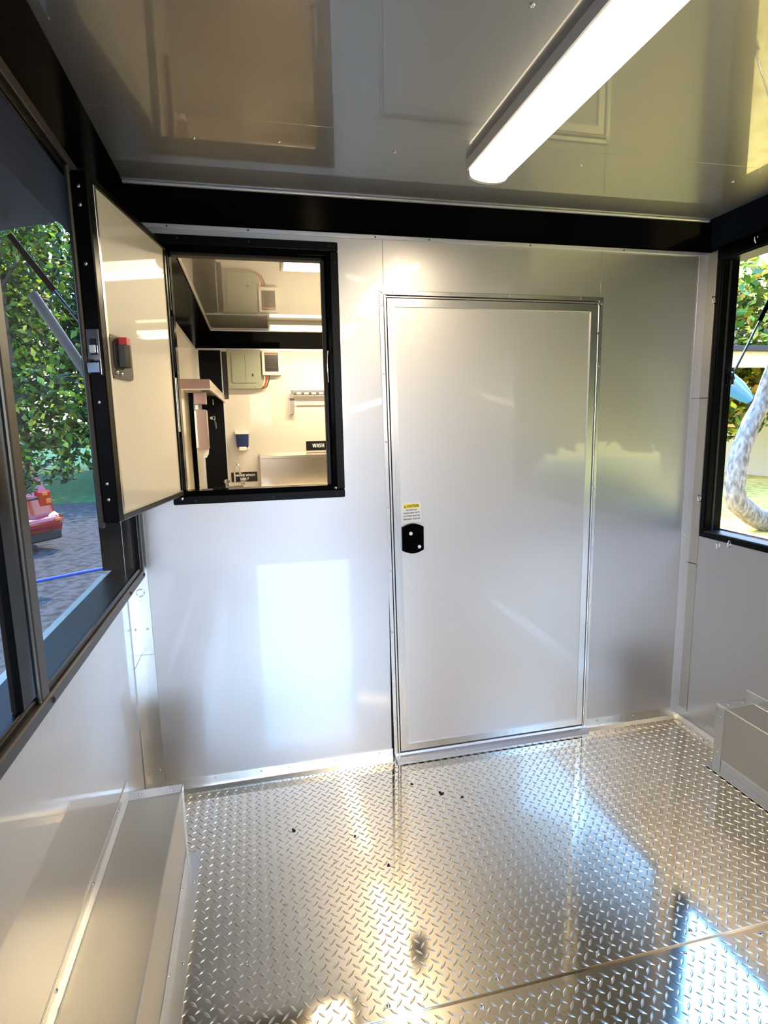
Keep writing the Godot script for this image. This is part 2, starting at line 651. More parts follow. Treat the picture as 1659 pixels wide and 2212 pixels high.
func make_trims() -> void:
	# black coves all round under the ceiling, with a bright edge strip along each border
	var t := setting("trim_2")
	var tri := [Vector2(0, BAND), Vector2(COVE, H), Vector2(0, H)]
	obj("cove", Mb.new().ext(PackedVector2Array(tri), 0, 0.0, W), M.black_gloss, t)
	obj("cove", Mb.new().ext(PackedVector2Array(tri), 2, 0.0, REAR), M.black_gloss, t)
	var tr := PackedVector2Array()
	for p in tri:
		tr.append(Vector2(W - p.x, p.y))
	obj("cove", Mb.new().ext(tr, 2, 0.0, REAR), M.black_gloss, t)
	box("edge_strip", Vector3(0.09, H - 0.007, COVE - 0.004), Vector3(W - 0.09, H, COVE + 0.008), M.bright_trim, t)
	box("edge_strip", Vector3(0.0, BAND - 0.014, 0), Vector3(W, BAND, 0.008), M.bright_trim, t)
	for x in [0.2, 0.46, 0.9, 1.1, 1.5, 1.9]:
		screw(t, Vector3(x, BAND - 0.008, 0.008), Vector3.BACK, 0.003, "dark_screw")
	# corner angles: bright on the right, in three lengths
	var r := setting("trim_3")
	for s in [[0.0, 0.735], [0.73, 1.45], [1.445, 2.03]]:
		box("corner_angle", Vector3(W - 0.046, s[0], 0), Vector3(W, s[1], 0.003 + 0.0015 * int(s[0] > 0.5)), M.bright_trim, r, 0.001)
		box("corner_angle", Vector3(W - 0.003, s[0], 0), Vector3(W, s[1], 0.05), M.galvanised, r, 0.001)
		screw(r, Vector3(W - 0.03, s[0] + 0.13, 0.004), Vector3.BACK, 0.0045)
	var l := setting("trim_4")
	for s in [[0.0, 0.56], [0.555, 1.1], [1.095, 2.03]]:
		box("corner_angle", Vector3(0, s[0], 0), Vector3(0.048, s[1], 0.003), M.aluminium, l, 0.001)
		box("corner_angle", Vector3(0, s[0], 0), Vector3(0.003, s[1], 0.12), M.aluminium, l, 0.001)
		screw(l, Vector3(0.032, s[0] + 0.1, 0.004), Vector3.BACK, 0.0045)
		screw(l, Vector3(0.003, s[0] + 0.12, 0.06), Vector3.RIGHT, 0.0045)
	# baseboards: aluminium angles against wall and floor
	var b := setting("baseboard_back")
	for s in [[0.0, 0.455, 0.0], [0.45, 0.93, 0.0015], [1.815, W, 0.0]]:
		var e: float = s[2]
		obj("baseboard_strip", Mb.new().ext(PackedVector2Array([Vector2(0, 0), Vector2(0.03 + e, 0), Vector2(0.03 + e, 0.003 + e), Vector2(0.006 + e, 0.008 + e), Vector2(0.003 + e, 0.048), Vector2(0, 0.048)]), 0, s[0], s[1]), M.aluminium, b)
		for k in 3:
			screw(b, Vector3(lerpf(s[0], s[1], 0.12 + 0.38 * k), 0.036, 0.0045), Vector3.BACK, 0.004)
	var br := setting("baseboard_right")
	obj("baseboard_strip", Mb.new().ext(PackedVector2Array([Vector2(W, 0), Vector2(W - 0.03, 0), Vector2(W - 0.03, 0.003), Vector2(W - 0.006, 0.008), Vector2(W - 0.003, 0.048), Vector2(W, 0.048)]), 2, 0.0, 0.36), M.aluminium, br)
	screw(br, Vector3(W - 0.0045, 0.036, 0.16), Vector3.LEFT, 0.004)
	screw(br, Vector3(W - 0.0045, 0.03, 0.03), Vector3.LEFT, 0.004)
	var bl := setting("baseboard_left")
	obj("baseboard_strip", Mb.new().ext(PackedVector2Array([Vector2(0, 0), Vector2(0.03, 0), Vector2(0.03, 0.003), Vector2(0.006, 0.008), Vector2(0.003, 0.048), Vector2(0, 0.048)]), 2, 0.0, 0.36), M.aluminium, bl)


# ------------------------------------------------------------------ entry door in the back wall
func lean(x: float, y: float) -> float:   # the left jamb leans a little
	return x + 0.013 - 0.027 * y / 1.84


func leaning_bar(x0: float, x1: float, y0: float, y1: float, z0: float, z1: float) -> Mb:
	return Mb.new().ext(PackedVector2Array([Vector2(lean(x0, y0), y0), Vector2(lean(x1, y0), y0), Vector2(lean(x1, y1), y1), Vector2(lean(x0, y1), y1)]), 2, z0, z1)


func make_door() -> void:
	var d := setting("door_1")
	var al: Material = M.aluminium
	obj("door_backing", Mb.new().span(Vector3(0.915, 0.0, -0.05), Vector3(1.815, 1.83, -0.012), 0.0), M.rubber, d)
	# fixed frame
	var jl := obj("frame_jamb", leaning_bar(0.924, 0.938, 0.0, 1.838, 0, 0.006), al, d)
	obj("frame_lip", leaning_bar(0.9405, 0.9465, 0.0, 1.826, 0, 0.012), al, d)
	var jr := box("frame_jamb", Vector3(1.803, 0, 0), Vector3(1.82, 1.842, 0.006), al, d)
	box("frame_lip", Vector3(1.793, 0.02, 0), Vector3(1.8, 1.826, 0.012), al, d)
	var jt := box("frame_head", Vector3(0.912, 1.829, 0), Vector3(1.82, 1.845, 0.006), al, d)
	box("frame_lip", Vector3(0.93, 1.819, 0), Vector3(1.8, 1.825, 0.012), al, d)
	for y in [0.1, 0.32, 0.55, 0.8, 1.05, 1.3, 1.55, 1.79]:
		screw(jl, Vector3(lean(0.931, y), y, 0.006), Vector3.BACK, 0.004)
		screw(jr, Vector3(1.812, y + 0.03, 0.006), Vector3.BACK, 0.004)
	for x in [0.96, 1.18, 1.42, 1.72]:
		screw(jt, Vector3(x, 1.838, 0.006), Vector3.BACK, 0.004)
	# threshold
	var sill := obj("threshold", Mb.new().ext(PackedVector2Array([Vector2(-0.01, 0), Vector2(0.045, 0), Vector2(0.045, 0.004), Vector2(0.03, 0.012), Vector2(0.012, 0.016), Vector2(0.008, 0.024), Vector2(-0.01, 0.024)]), 0, 0.94, 1.81), M.bright_trim, d)
	for x in [0.98, 1.2, 1.45, 1.77]:
		screw(sill, Vector3(x, 0.0135, 0.022), Vector3(0, 1, 0.3), 0.004)
	# the leaf: panel with a mitred aluminium edge
	var y0 := 0.034
	var y1 := 1.816
	obj("door_leaf", Mb.new().ext(PackedVector2Array([Vector2(lean(0.97, y0), y0), Vector2(1.785, y0), Vector2(1.785, y1), Vector2(lean(0.97, y1), y1)]), 2, -0.012, 0.006), M.door_panel, d)
	var xi := 0.98
	obj("edge_trim", Mb.new().ext(PackedVector2Array([Vector2(lean(0.951, y0), y0), Vector2(lean(xi, y0), y0 + 0.028), Vector2(lean(xi, y1), y1 - 0.028), Vector2(lean(0.951, y1), y1)]), 2, -0.012, 0.012), al, d)
	obj("edge_trim", Mb.new().ext(PackedVector2Array([Vector2(1.79, y0), Vector2(1.764, y0 + 0.028), Vector2(1.764, y1 - 0.028), Vector2(1.79, y1)]), 2, -0.012, 0.012), al, d)
	obj("edge_trim", Mb.new().ext(PackedVector2Array([Vector2(lean(0.951, y1), y1), Vector2(1.79, y1), Vector2(1.764, y1 - 0.028), Vector2(lean(xi, y1), y1 - 0.028)]), 2, -0.012, 0.012), al, d)
	obj("edge_trim", Mb.new().ext(PackedVector2Array([Vector2(lean(0.951, y0), y0), Vector2(1.79, y0), Vector2(1.764, y0 + 0.028), Vector2(lean(xi, y0), y0 + 0.028)]), 2, -0.012, 0.012), al, d)
	obj("edge_bead", leaning_bar(0.963, 0.966, y0 + 0.02, y1 - 0.02, 0.012, 0.015), al, d)
	# hinge knuckles on the right
	for s in [[0.08, 0.5], [0.51, 1.1], [1.11, 1.22], [1.23, 1.7], [1.71, 1.81]]:
		obj("hinge_knuckle", Mb.new().tube([Vector3(1.7965, s[0], 0.012), Vector3(1.7965, s[1], 0.012)], 0.0055, 8), al, d)
	# latch case
	var hc := Vector2(1.023, 0.925)
	var p := PackedVector2Array()
	for i in 13:
		var t := i / 12.0
		p.append(hc + Vector2(lerpf(-0.043, 0.043, t), 0.046 + 0.013 * sin(PI * t)))
	for i in 13:
		var t := i / 12.0
		p.append(hc + Vector2(lerpf(0.043, -0.043, t), -0.046 - 0.013 * sin(PI * t)))
	var hm := Mb.new().ext(p, 2, 0.006, 0.02)
	var q := PackedVector2Array()
	for v in p:
		q.append(hc + (v - hc) * 0.93)
	hm.ext(q, 2, 0.018, 0.026)
	var hd := obj("door_handle", hm, M.black_gloss, d)
	hd.set_meta("label", "black rounded latch case with two bright screws")
	screw(hd, Vector3(1.012, 0.947, 0.026), Vector3.BACK, 0.0075, "print_white")
	screw(hd, Vector3(1.046, 0.893, 0.026), Vector3.BACK, 0.0075, "print_white")
	# caution label stuck to the leaf
	var st := box("caution_sticker", Vector3(-0.037, -0.039, 0), Vector3(0.037, 0.039, 0.0007), M.paper, d, 0.0)
	st.position = Vector3(1.0215, 1.026, 0.006)
	st.rotation.z = deg_to_rad(2.0)
	st.set_meta("label", "small white and yellow caution label above the latch")
	var yb := box("yellow_band", Vector3(-0.031, 0.018, 0.0006), Vector3(0.031, 0.033, 0.001), M.sticker_yellow, st, 0.0)
	text("lettering", "CAUTION", 0.0085, Vector3(0.0055, 0.0255, 0.0013), M.print_black, st, 0.92)
	var wt := Mb.new().ext(PackedVector2Array([Vector2(-0.0295, 0.0205), Vector2(-0.0215, 0.0205), Vector2(-0.0255, 0.029)]), 2, 0.001, 0.0014)
	obj("warning_triangle", wt, M.print_black, st)
	box("exclamation_mark", Vector3(-0.026, 0.0232, 0.0014), Vector3(-0.025, 0.0266, 0.0016), M.sticker_yellow, st, 0.0)
	var rows := ["SECURE ALL", "DOOR AND GATE", "LATCHED BEFORE", "MOVING TRAILER"]
	for i in 4:
		text("lettering", rows[i], 0.0058, Vector3(0, 0.0105 - 0.0118 * i, 0.001), M.print_black, st, 1.0)


# ------------------------------------------------------------------ hatch through to the kitchen
func make_pass_through() -> void:
	var f := setting("window_1")
	var m: Material = M.black_frame
	var x0 := 0.155
	var x1 := 0.763
	var y0 := 1.1
	var y1 := 1.998
	# outer flange, stepped inner lip and liner for each side; the left stile leans like the door jamb
	box("frame_rail", Vector3(x0, y0, 0), Vector3(x1, y0 + 0.03, 0.014), m, f, 0.003)
	box("frame_rail", Vector3(x0, y1 - 0.03, 0), Vector3(x1, y1, 0.014), m, f, 0.003)
	box("frame_stile", Vector3(x0, y0 + 0.03, 0), Vector3(x0 + 0.03, y1 - 0.03, 0.014), m, f, 0.003)
	box("frame_stile", Vector3(x1 - 0.03, y0 + 0.03, 0), Vector3(x1, y1 - 0.03, 0.014), m, f, 0.003)
	box("frame_lip", Vector3(x0 + 0.026, y0 + 0.028, -0.06), Vector3(x1 - 0.026, y0 + 0.046, 0.007), M.black_gloss, f, 0.003)
	box("frame_lip", Vector3(x0 + 0.026, y1 - 0.046, -0.06), Vector3(x1 - 0.026, y1 - 0.028, 0.007), M.black_gloss, f, 0.003)
	box("frame_lip", Vector3(x0 + 0.026, y0 + 0.046, -0.06), Vector3(x0 + 0.044, y1 - 0.046, 0.007), M.black_gloss, f, 0.003)
	box("frame_lip", Vector3(x1 - 0.044, y0 + 0.046, -0.06), Vector3(x1 - 0.026, y1 - 0.046, 0.007), M.black_gloss, f, 0.003)
	box("gasket", Vector3(x1 - 0.058, y0 + 0.046, -0.05), Vector3(x1 - 0.044, y1 - 0.046, -0.012), M.rubber, f, 0.003)
	box("gasket", Vector3(x0 + 0.044, y1 - 0.058, -0.05), Vector3(x1 - 0.044, y1 - 0.046, -0.012), M.rubber, f, 0.003)
	obj("catch_loop", Mb.new().tube([Vector3(x1 - 0.047, 1.52, 0.006), Vector3(x1 - 0.05, 1.58, 0.012), Vector3(x1 - 0.046, 1.63, 0.006)], 0.0025, 6), M.chrome, f)
	for s in [[x1 - 0.013, 1.2], [x1 - 0.013, 1.45], [x1 - 0.013, 1.7], [x1 - 0.013, 1.93], [x1 - 0.03, y0 + 0.012], [0.5, y0 + 0.012], [0.23, y0 + 0.012], [0.23, y1 - 0.012], [0.46, y1 - 0.012], [x1 - 0.03, y1 - 0.012]]:
		screw(f, Vector3(s[0], s[1], 0.014), Vector3.BACK, 0.0045, "dark_screw")
	screw(f, Vector3(x1 - 0.034, y0 + 0.036, 0.01), Vector3(-0.4, 0.3, 1), 0.006)
	screw(f, Vector3(x0 + 0.03, y0 + 0.022, 0.014), Vector3.BACK, 0.006)

	# the hatch leaf, hinged on the left and swung a little past square into the room; its face looks along local -z
	var hp := thing("hatch_door", "cream-white hatch leaf with black edging and red-tipped latch, swung open on the left", "hatch", Vector3(0.19, 1.135, 0.03))
	hp.rotation.y = deg_to_rad(-100.0)
	var wd := 0.55
	var h := 0.825
	var th := 0.034
	box("panel", Vector3(0.02, 0.02, 0.0), Vector3(wd - 0.03, h - 0.02, 0.006), M.hatch_panel, hp, 0.0)
	box("panel_core", Vector3(0.01, 0.01, 0.006), Vector3(wd - 0.02, h - 0.01, th - 0.004), M.black_frame, hp, 0.0)
	box("edge_channel", Vector3(wd - 0.03, 0, -0.004), Vector3(wd, h, th), M.black_frame, hp, 0.003)
	box("edge_channel", Vector3(0.0, 0, -0.004), Vector3(wd - 0.03, 0.02, th), M.hinge_dark, hp, 0.003)
	box("edge_channel", Vector3(0.0, h - 0.02, -0.004), Vector3(wd - 0.03, h, th), M.black_frame, hp, 0.003)
	box("edge_channel", Vector3(0.0, 0.02, -0.004), Vector3(0.02, h - 0.02, th), M.black_frame, hp, 0.003)
	box("edge_bead", Vector3(wd - 0.042, 0.02, -0.005), Vector3(wd - 0.03, h - 0.02, 0.0), M.aluminium, hp, 0.001)
	box("weather_lip", Vector3(wd - 0.012, -0.012, th), Vector3(wd + 0.006, h + 0.012, th + 0.012), M.hinge_dark, hp, 0.004)
	for y in [0.06, 0.10, 0.3, 0.62, 0.75, 0.79]:
		screw(hp, Vector3(wd, y, th * 0.5), Vector3.RIGHT, 0.005)
	# latch plate on the edge
	var lp := box("latch_plate", Vector3(wd, 0.365, 0.002), Vector3(wd + 0.003, 0.472, th - 0.002), M.chrome, hp, 0.001)
	box("latch_slot", Vector3(wd + 0.003, 0.412, 0.008), Vector3(wd + 0.0036, 0.45, th - 0.01), M.rubber, lp, 0.0)
	box("latch_bolt", Vector3(wd + 0.003, 0.415, 0.01), Vector3(wd + 0.012, 0.436, th - 0.009), M.steel_screw, lp, 0.002)
	obj("latch_strike", Mb.new().ext(PackedVector2Array([Vector2(wd, 0.362), Vector2(wd + 0.014, 0.37), Vector2(wd + 0.016, 0.392), Vector2(wd, 0.404)]), 2, 0.003, th - 0.004), M.chrome, lp)
	# paddle latch on the face
	var cu := obj("latch_cup", Mb.new().ext(rrect(wd - 0.175, 0.362, wd - 0.04, 0.468, 0.014), 2, 0.0, -0.006), M.hinge_dark, hp)
	cu.set_meta("label", "grey latch plate with red-tipped paddle")
	obj("latch_recess", Mb.new().ext(rrect(wd - 0.12, 0.385, wd - 0.055, 0.458, 0.018), 2, -0.006, -0.0075), M.rubber, cu)
	obj("latch_paddle", Mb.new().ext(PackedVector2Array([Vector2(wd - 0.128, -0.0075), Vector2(wd - 0.085, -0.0075), Vector2(wd - 0.088, -0.022), Vector2(wd - 0.112, -0.026), Vector2(wd - 0.124, -0.02)]), 1, 0.392, 0.448), M.hinge_dark, cu)
	obj("latch_button", Mb.new().ext(PackedVector2Array([Vector2(wd - 0.125, -0.0075), Vector2(wd - 0.09, -0.0075), Vector2(wd - 0.094, -0.026), Vector2(wd - 0.118, -0.026)]), 1, 0.448, 0.466), M.red_plastic, cu)
	screw(cu, Vector3(wd - 0.066, 0.376, -0.006), Vector3.FORWARD, 0.006)
	screw(cu, Vector3(wd - 0.095, 0.374, -0.006), Vector3.FORWARD, 0.006)
	# piano hinge
	for k in 4:
		obj("hinge", Mb.new().tube([Vector3(-0.004, 0.02 + 0.2 * k, -0.002), Vector3(-0.004, 0.2 + 0.2 * k, -0.002)], 0.006, 8), M.aluminium if k == 1 else M.black_frame, hp)


# ------------------------------------------------------------------ windows
func make_left_window() -> void:
	var f := setting("window_2")
	var fr: Material = M.dark_frame
	var zb := 2.56
	# inner surround standing proud of the wall
	box("frame_rail", Vector3(0, 0.862, 0.06), Vector3(0.05, 0.888, zb), fr, f, 0.002)
	box("frame_rail", Vector3(0, 1.985, 0.06), Vector3(0.05, 2.012, zb), fr, f, 0.002)
	box("frame_stile", Vector3(0, 0.888, 0.06), Vector3(0.05, 1.985, 0.085), fr, f, 0.002)
	box("frame_stile", Vector3(0, 0.888, zb - 0.03), Vector3(0.05, 1.985, zb), fr, f, 0.002)
	box("frame_bead", Vector3(0.046, 0.888, 0.085), Vector3(0.0475, 0.889, zb - 0.03), M.brass_line, f, 0.0005)
	# liner through the wall
	box("liner", Vector3(-0.05, 0.875, 0.075), Vector3(0.04, 0.9, zb), M.black_frame, f, 0.002)
	box("outer_sill", Vector3(-0.085, 0.862, 0.075), Vector3(-0.05, 0.885, zb), M.galvanised, f, 0.002)
	box("liner", Vector3(-0.075, 1.96, 0.075), Vector3(0.04, 1.985, zb), M.black_frame, f, 0.002)
	box("liner", Vector3(-0.075, 0.9, 0.075), Vector3(0.0, 1.96, 0.09), M.black_frame, f, 0.002)
	# sashes with their panes
	for s in [[0.1, 1.033, 0.036], [1.037, 1.8, 0.03], [1.75, 2.53, 0.036]]:
		var z0: float = s[0]
		var z1: float = s[1]
		var x: float = s[2]
		var near: bool = x < 0.033
		var sh := box("sash", Vector3(x - 0.008, 0.89, z1 - 0.036), Vector3(x + 0.012, 1.98, z1), fr, f, 0.002)
		box("sash_rail", Vector3(x - 0.008, 0.89, z0), Vector3(x + 0.008, 0.905, z1 - 0.036), M.black_frame, sh, 0.002)
		box("sash_rail", Vector3(x - 0.008, 1.965, z0), Vector3(x + 0.008, 1.98, z1 - 0.036), M.black_frame, sh, 0.002)
		box("sash_stile", Vector3(x - 0.008, 0.905, z0), Vector3(x + 0.011, 1.965, z0 + (0.06 if near else 0.015)), M.black_frame, sh, 0.002)
		box("screen_mesh", Vector3(x - 0.0006, 0.905, z0 + 0.015), Vector3(x + 0.0006, 1.965, z1 - 0.036), M.screen, sh, 0.0)
	box("sash_bead", Vector3(0.043, 0.89, 1.0335), Vector3(0.046, 1.98, 1.0365), M.aluminium, f, 0.0)
	for z in [0.075, 0.075 + 0.22, 0.99, 1.6]:
		screw(f, Vector3(0.05, 0.874, z), Vector3.RIGHT, 0.006, "dark_screw")
	obj("pin_ring", ring(Vector3(0.058, 0.845, 0.2), Vector3(0, 0, 1), 0.012), M.chrome, f)
	box("latch_tab", Vector3(0.0, 1.05, 0.04), Vector3(0.03, 1.056, 0.062), M.dark_screw, f)

	# the raised awning leaf outside
	var aw := thing("awning_flap", "grey awning flap propped up outside the left window", "awning", Vector3(-0.06, 2.03, 0.07))
	aw.rotation.z = deg_to_rad(12.5)
	box("flap_panel", Vector3(-1.05, -0.02, 0), Vector3(0, 0.02, 2.5), M.awning, aw, 0.004)
	for x in [-1.05, -0.03]:
		box("flap_rail", Vector3(x, -0.035, 0), Vector3(x + 0.03, -0.02, 2.5), M.black_frame, aw, 0.002)
	box("flap_rib", Vector3(-0.3, -0.03, 0.02), Vector3(-0.28, -0.02, 2.48), M.aluminium, aw, 0.002)
	var pp := thing("prop_pole", "pale prop pole leaning outside the left window beside the strut", "pole", Vector3(-0.065, 1.53, 0.05))
	obj("pole", Mb.new().tube([Vector3(0.0, 0.0, 0.0), Vector3(-0.142, 0.26, 0.0)], 0.016, 10), M.body_white, pp)
	strut("slim dark gas strut holding up the left awning flap", Vector3(-0.062, 1.69, 0.1), Vector3(-0.235, 1.945, 0.1))


func ring(c: Vector3, axis: Vector3, r: float) -> Mb:
	var u := axis.cross(Vector3(0.3, 0.9, 0.2)).normalized()
	var w := axis.cross(u).normalized()
	var p := []
	for i in 15:
		var a := TAU * i / 14.0
		p.append(c + (u * cos(a) + w * sin(a)) * r)
	return Mb.new().tube(p, r * 0.17, 6, false)


func strut(label: String, a: Vector3, b: Vector3) -> void:
	var t := thing("gas_strut", label, "strut", a)
	var d := b - a
	obj("rod", Mb.new().tube([Vector3.ZERO, d * 0.42], 0.0045, 8), M.chrome, t)
	obj("cylinder", Mb.new().tube([d * 0.4, d], 0.0095, 10), M.black_gloss, t)
	obj("bracket", Mb.new().bx(Vector3.ZERO, Vector3(0.012, 0.05, 0.03), 0.004), M.chrome, t)
	obj("ball_joint", Mb.new().lathe([Vector2(0, -0.01), Vector2(0.008, -0.007), Vector2(0.011, 0), Vector2(0.008, 0.007), Vector2(0, 0.01)], Vector3(0, 0.004, 0.008)), M.rubber, t)


func make_right_window() -> void:
	var f := setting("window_3")
	var z1 := 1.76
	var m: Material = M.black_frame
	# surround on the inner face
	box("frame_rail", Vector3(W - 0.012, 0.862, 0.062), Vector3(W, 0.885, z1), m, f, 0.002)
	box("frame_rail", Vector3(W - 0.012, 1.985, 0.062), Vector3(W, BAND, z1), m, f, 0.002)
	box("frame_stile", Vector3(W - 0.012, 0.885, 0.062), Vector3(W, 1.985, 0.084), m, f, 0.002)
	box("frame_stile", Vector3(W - 0.012, 0.885, z1 - 0.022), Vector3(W, 1.985, z1), m, f, 0.002)
	# deep liner
	box("liner", Vector3(W - 0.008, 0.875, 0.075), Vector3(W + 0.085, 0.89, z1), M.hinge_dark, f, 0.002)
	box("liner", Vector3(W - 0.008, 1.98, 0.075), Vector3(W + 0.085, 1.995, z1), m, f, 0.002)
	box("liner", Vector3(W - 0.008, 0.89, 0.075), Vector3(W + 0.07, 1.98, 0.09), m, f, 0.002)
	box("liner", Vector3(W - 0.008, 0.89, z1 - 0.02), Vector3(W + 0.085, 1.98, z1 - 0.005), m, f, 0.002)
	box("liner_step", Vector3(W + 0.02, 0.89, 0.09), Vector3(W + 0.03, 1.98, 0.094), M.rubber, f, 0.001)
	box("sill_edge", Vector3(W + 0.07, 0.885, 0.075), Vector3(W + 0.095, 0.898, z1), M.aluminium, f, 0.002)
	# little screw eyes for a cover
	for p in [[1.834, 0.068, 1], [1.027, 0.062, 1], [0.862, 0.235, 0], [0.845, 0.18, 0], [2.012, 0.25, 0]]:
		obj("screw_eye", ring(Vector3(W - 0.022, p[0], p[1]), Vector3(0.4, 0.2 * p[2], 0.9), 0.0145), M.chrome, f)
	# raised flap outside with its strut
	var aw := thing("awning_flap", "dark awning flap raised on a strut outside the right window", "awning", Vector3(W + 0.07, 2.02, 0.07))
	aw.rotation.z = deg_to_rad(24.0)
	box("flap_panel", Vector3(0, -0.015, 0), Vector3(1.3, 0.025, 2.1), M.black_frame, aw, 0.004)
	box("flap_rail", Vector3(0, -0.03, 0), Vector3(1.3, -0.015, 0.03), M.bright_trim, aw, 0.002)
	box("flap_rail", Vector3(1.27, -0.03, 0.03), Vector3(1.3, -0.015, 2.1), M.bright_trim, aw, 0.002)
	strut("slim black and chrome gas strut in the right window", Vector3(W + 0.05, 1.518, 0.105), Vector3(W + 0.35, 2.1, 0.105))


# ------------------------------------------------------------------ tube lights
func wrap_light(label: String, at: Vector3, length: float, width: float, along_x: bool, group: String) -> void:
	var t := thing("tube_light", label, "light fixture", at, group)
	var hw := width * 0.5
	var prof := PackedVector2Array([Vector2(-hw, 0), Vector2(-hw, -0.028), Vector2(-hw * 0.94, -0.03), Vector2(hw * 0.94, -0.03), Vector2(hw, -0.028), Vector2(hw, 0)])
	var dif := PackedVector2Array([Vector2(-hw * 0.9, -0.03)])
	for i in 9:
		var a := PI * i / 8.0
		dif.append(Vector2(-cos(a) * hw * 0.86, -0.044 - sin(a) * 0.016))
	dif.append(Vector2(hw * 0.9, -0.03))
	var axis := 0 if along_x else 2
	obj("housing", Mb.new().ext(prof, axis, -length * 0.5, length * 0.5), M.body_white, t)
	obj("diffuser", Mb.new().ext(dif, axis, -length * 0.5 + 0.012, length * 0.5 - 0.012, true), M.diffuser, t)
	for s in [-1.0, 1.0]:
		var cap := PackedVector2Array()
		for p in dif:
			cap.append(Vector2(p.x * 1.05, -0.03 + (p.y + 0.03) * 1.05))
		obj("end_cap", Mb.new().ext(cap, axis, s * (length * 0.5 - 0.012), s * length * 0.5), M.body_white, t)


func make_tube_lights() -> void:
	wrap_light("long white tube light glowing on the ceiling above the door side", Vector3(1.152, H, 1.02), 1.22, 0.13, false, "")
	wrap_light("second white tube light further back on the ceiling behind the viewer", Vector3(1.152, H, 2.56), 1.22, 0.13, false, "")
	wrap_light("crosswise tube light nearer the hatch on the kitchen ceiling", Vector3(1.21, KH, -0.8), 1.2, 0.16, true, "")
	wrap_light("crosswise tube light by the far kitchen wall", Vector3(1.2, KH, -2.62), 1.2, 0.14, true, "")


	# a short light bar on the rear wall, seen only as a streak mirrored in the back wall
	var b := thing("light_bar", "short glowing light bar on the rear wall beside the doorway", "light fixture", Vector3(1.61, 1.56, REAR))
	b.rotation.z = deg_to_rad(16.0)
	box("housing", Vector3(-0.27, -0.035, -0.025), Vector3(0.27, 0.035, 0), M.body_white, b, 0.004)
	box("diffuser", Vector3(-0.25, -0.025, -0.04), Vector3(0.25, 0.025, -0.025), M.diffuser, b, 0.006)


# ------------------------------------------------------------------ wheel boxes
func make_wheel_wells() -> void:
	var h := 0.253
	for side in 2:
		var wdt := 0.1614 if side == 0 else 0.137
		var z0 := 0.355
		var z1 := 2.62
		var t := thing("wheel_box", ["long dull aluminium wheel box along the left wall under the window", "dull aluminium wheel box against the right wall below the window"][side], "wheel box", Vector3(0 if side == 0 else W, 0, z0))
		var s := 1.0 if side == 0 else -1.0
		var at := func(x: float, y: float, z: float) -> Vector3: return Vector3(x * s, y, z)
		var bxs := func(called: String, a: Vector3, b: Vector3, mt: Material, bev := 0.0015) -> MeshInstance3D:
			return box(called, at.call(a.x, a.y, a.z), at.call(b.x, b.y, b.z), mt, t, bev)
		var L := z1 - z0
		bxs.call("body", Vector3(0, 0, 0), Vector3(wdt, h, L), M.galvanised, 0.003)
		bxs.call("end_trim", Vector3(0.0, h, -0.003), Vector3(wdt, h + 0.003, 0.042), M.aluminium)
		bxs.call("end_trim", Vector3(0.0, h - 0.04, -0.003), Vector3(wdt + 0.003, h + 0.003, 0.0), M.aluminium)
		bxs.call("end_trim", Vector3(wdt, 0.0, -0.003), Vector3(wdt + 0.003, h, 0.036), M.aluminium)
		bxs.call("wall_trim", Vector3(0.0, h + 0.003, -0.003), Vector3(0.003, h + 0.042, L), M.aluminium)
		bxs.call("wall_trim", Vector3(0.0, h, 0.042), Vector3(0.012, h + 0.005, L), M.aluminium)
		bxs.call("floor_trim", Vector3(wdt, 0.003, -0.005), Vector3(wdt + 0.042, 0.006, L), M.aluminium)
		bxs.call("floor_trim", Vector3(wdt, 0.006, 0.04), Vector3(wdt + 0.003, 0.042, L), M.aluminium)
		for k in 8:
			var z := 0.12 + 0.27 * k
			screw(t, at.call(wdt + 0.03, 0.006, z), Vector3.UP, 0.0045)
			screw(t, at.call(wdt + 0.003, 0.03, z + 0.05), Vector3(s, 0, 0), 0.004)
			screw(t, at.call(0.003, h + 0.026, z), Vector3(s, 0, 0), 0.0045)
		screw(t, at.call(wdt + 0.003, 0.21, 0.018), Vector3(s, 0, 0), 0.0045)
		screw(t, at.call(wdt + 0.003, 0.06, 0.018), Vector3(s, 0, 0), 0.0045)
		screw(t, at.call(0.04, h + 0.003, 0.02), Vector3.UP, 0.0045)
		screw(t, at.call(wdt - 0.03, h + 0.003, 0.02), Vector3.UP, 0.0045)


